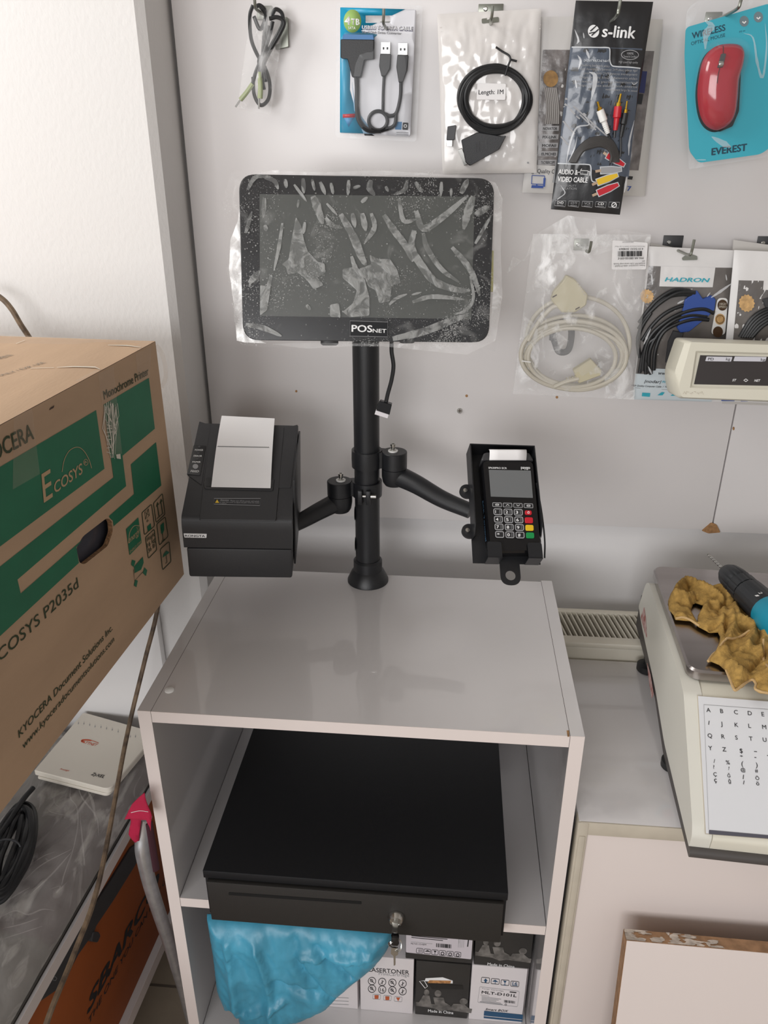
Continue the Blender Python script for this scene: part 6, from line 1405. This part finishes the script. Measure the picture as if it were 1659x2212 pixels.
def clh(u, v):
    p = V((u, v)); d = min(pld(p, c) for c in allc)
    h = .003+.006*math.sqrt(min(1, d/.014)); k = min(1, d/.005)
    for q in rg: h += k*.013*math.exp(-(pld(p, q)/.0050)**1.3)
    for q in vg: h -= k*.010*math.exp(-(pld(p, q)/.0034)**1.4)
    h += k*(.008*(.35-abs(NZ.noise(V((u*38+v*22, v*38-u*22, 0)))))+.0035*(.35-abs(NZ.noise(V((u*95-v*30, v*95+u*30, 4))))))
    return max(.0018, h)
cl = thing('cleaning_cloth', 'crumpled mustard yellow cloth lying on the steel scale platter', 'cloth', at(1560, 1400, 2, PZW))
b = MB(); b.sheet(lambda u, v: V((u, v, PZW+clh(u, v))), oq, hqs, .0024, m_cl); b.build('cloth_sheet', cl, ang=180, solid=.0012)
b = MB()
for q in ([(120, 1055), (220, 1058), (330, 1085), (455, 1165)], [(705, 1500), (800, 1460), (900, 1430), (1010, 1380), (1130, 1340)], [(830, 1780), (880, 1900), (930, 2040), (965, 2065), (1060, 2000), (1140, 1930), (1200, 1925), (1245, 1985), (1235, 2050), (1310, 2092), (1425, 2110)], [(1320, 1480), (1350, 1650), (1400, 1900)], [(575, 1655), (640, 1560), (705, 1520)]):
    pts = []
    for z in q: u, v = tpl.uv(tq(*z)); pts.append(V((u, v, PZW+clh(u, v)+.001)))
    b.tube(cr(pts, 5), .0017, m_hem, 7)
b.build('hem', cl)

# ================================================================ drill
m_dk = mat('drill_black', '#26282b', .45, bump=.1, bs=500); m_dt = mat('drill_turquoise', '#1489a3', .4)
dz_ = PZW+.0275
A_ = at(1530, 1198, 2, dz_); B_ = at(1655, 1317, 2, dz_)
dr = (B_-A_).normalized(); TD = Mx.Translation(A_) @ dr.to_track_quat('Z', 'Y').to_matrix().to_4x4()
Ld = (B_-A_).length
drl = thing('cordless_drill', 'turquoise and black cordless drill with a bit in the chuck lying on the scale platter', 'drill', (B_.x, B_.y, PZW))
f1 = (at(1573, 1236, 2, dz_)-A_).length; f2 = (at(1617, 1278, 2, dz_)-A_).length
b = MB()
b.grid(lambda a, c: TD @ V((.0026*math.cos(2*math.pi*a+c*26)*(1-.35*abs(math.cos(2*math.pi*a))), .0026*math.sin(2*math.pi*a+c*26)*(1-.35*abs(math.cos(2*math.pi*a))), c*f1)), 12, 90, m_steel)
b.lathe([(.0001, -.002), (.0024, .001)], m_steel, 12, TD); b.build('drill_bit', drl)
b = MB(); b.lathe([(.004, f1-.004), (.013, f1-.001), (.0175, f1+.008), (.0195, f1+.02), (.0205, f1+.034), (.0195, f1+.036), (.0195, f1+.038), (.0212, f1+.040), (.0212, f2)], m_dk, 72, TD, lambda a, z: 1-.05*max(0, math.cos(12*a))**6*(1 if z > f1+.006 else 0)); b.build('chuck', drl)
b = MB(); b.lathe([(.019, f2), (.0222, f2+.003), (.0238, Ld-.004), (.0238, Ld+.004)], m_dk, 72, TD, lambda a, z: 1-.03*max(0, math.cos(20*a))**4)
cpl = PL(frame(at(1630, 1285, 2, dz_)+V((0, 0, .0)), (1, 0, 0), (0, 1, 0)))
def onr(t_, px0, px1, px2):
    q = PL(PZ(dz_+.0247).M); b.text(q, t_, px0, px1, px2, 0, m_print, .03)
onr('1', tq(1235, 690), tq(1262, 708), tq(1262, 668)); onr('2', tq(1280, 650), tq(1312, 672), tq(1312, 630)); b.build('torque_collar', drl)
b = MB(); b.lathe([(.0235, Ld+.002), (.0258, Ld+.006), (.0268, Ld+.03), (.027, Ld+.12), (.024, Ld+.13)], m_dt, 48, TD); b.build('motor_housing', drl)
b = MB(); hx = TD @ V((0, 0, Ld+.09)); sd = V((dr.y, -dr.x, 0)); 
if sd.y < 0: sd = -sd
b.tube([hx, hx+sd*.05+V((0, 0, -.002)), hx+sd*.09], [.018, .016, .016], m_dk, 16); b.build('handle', drl)
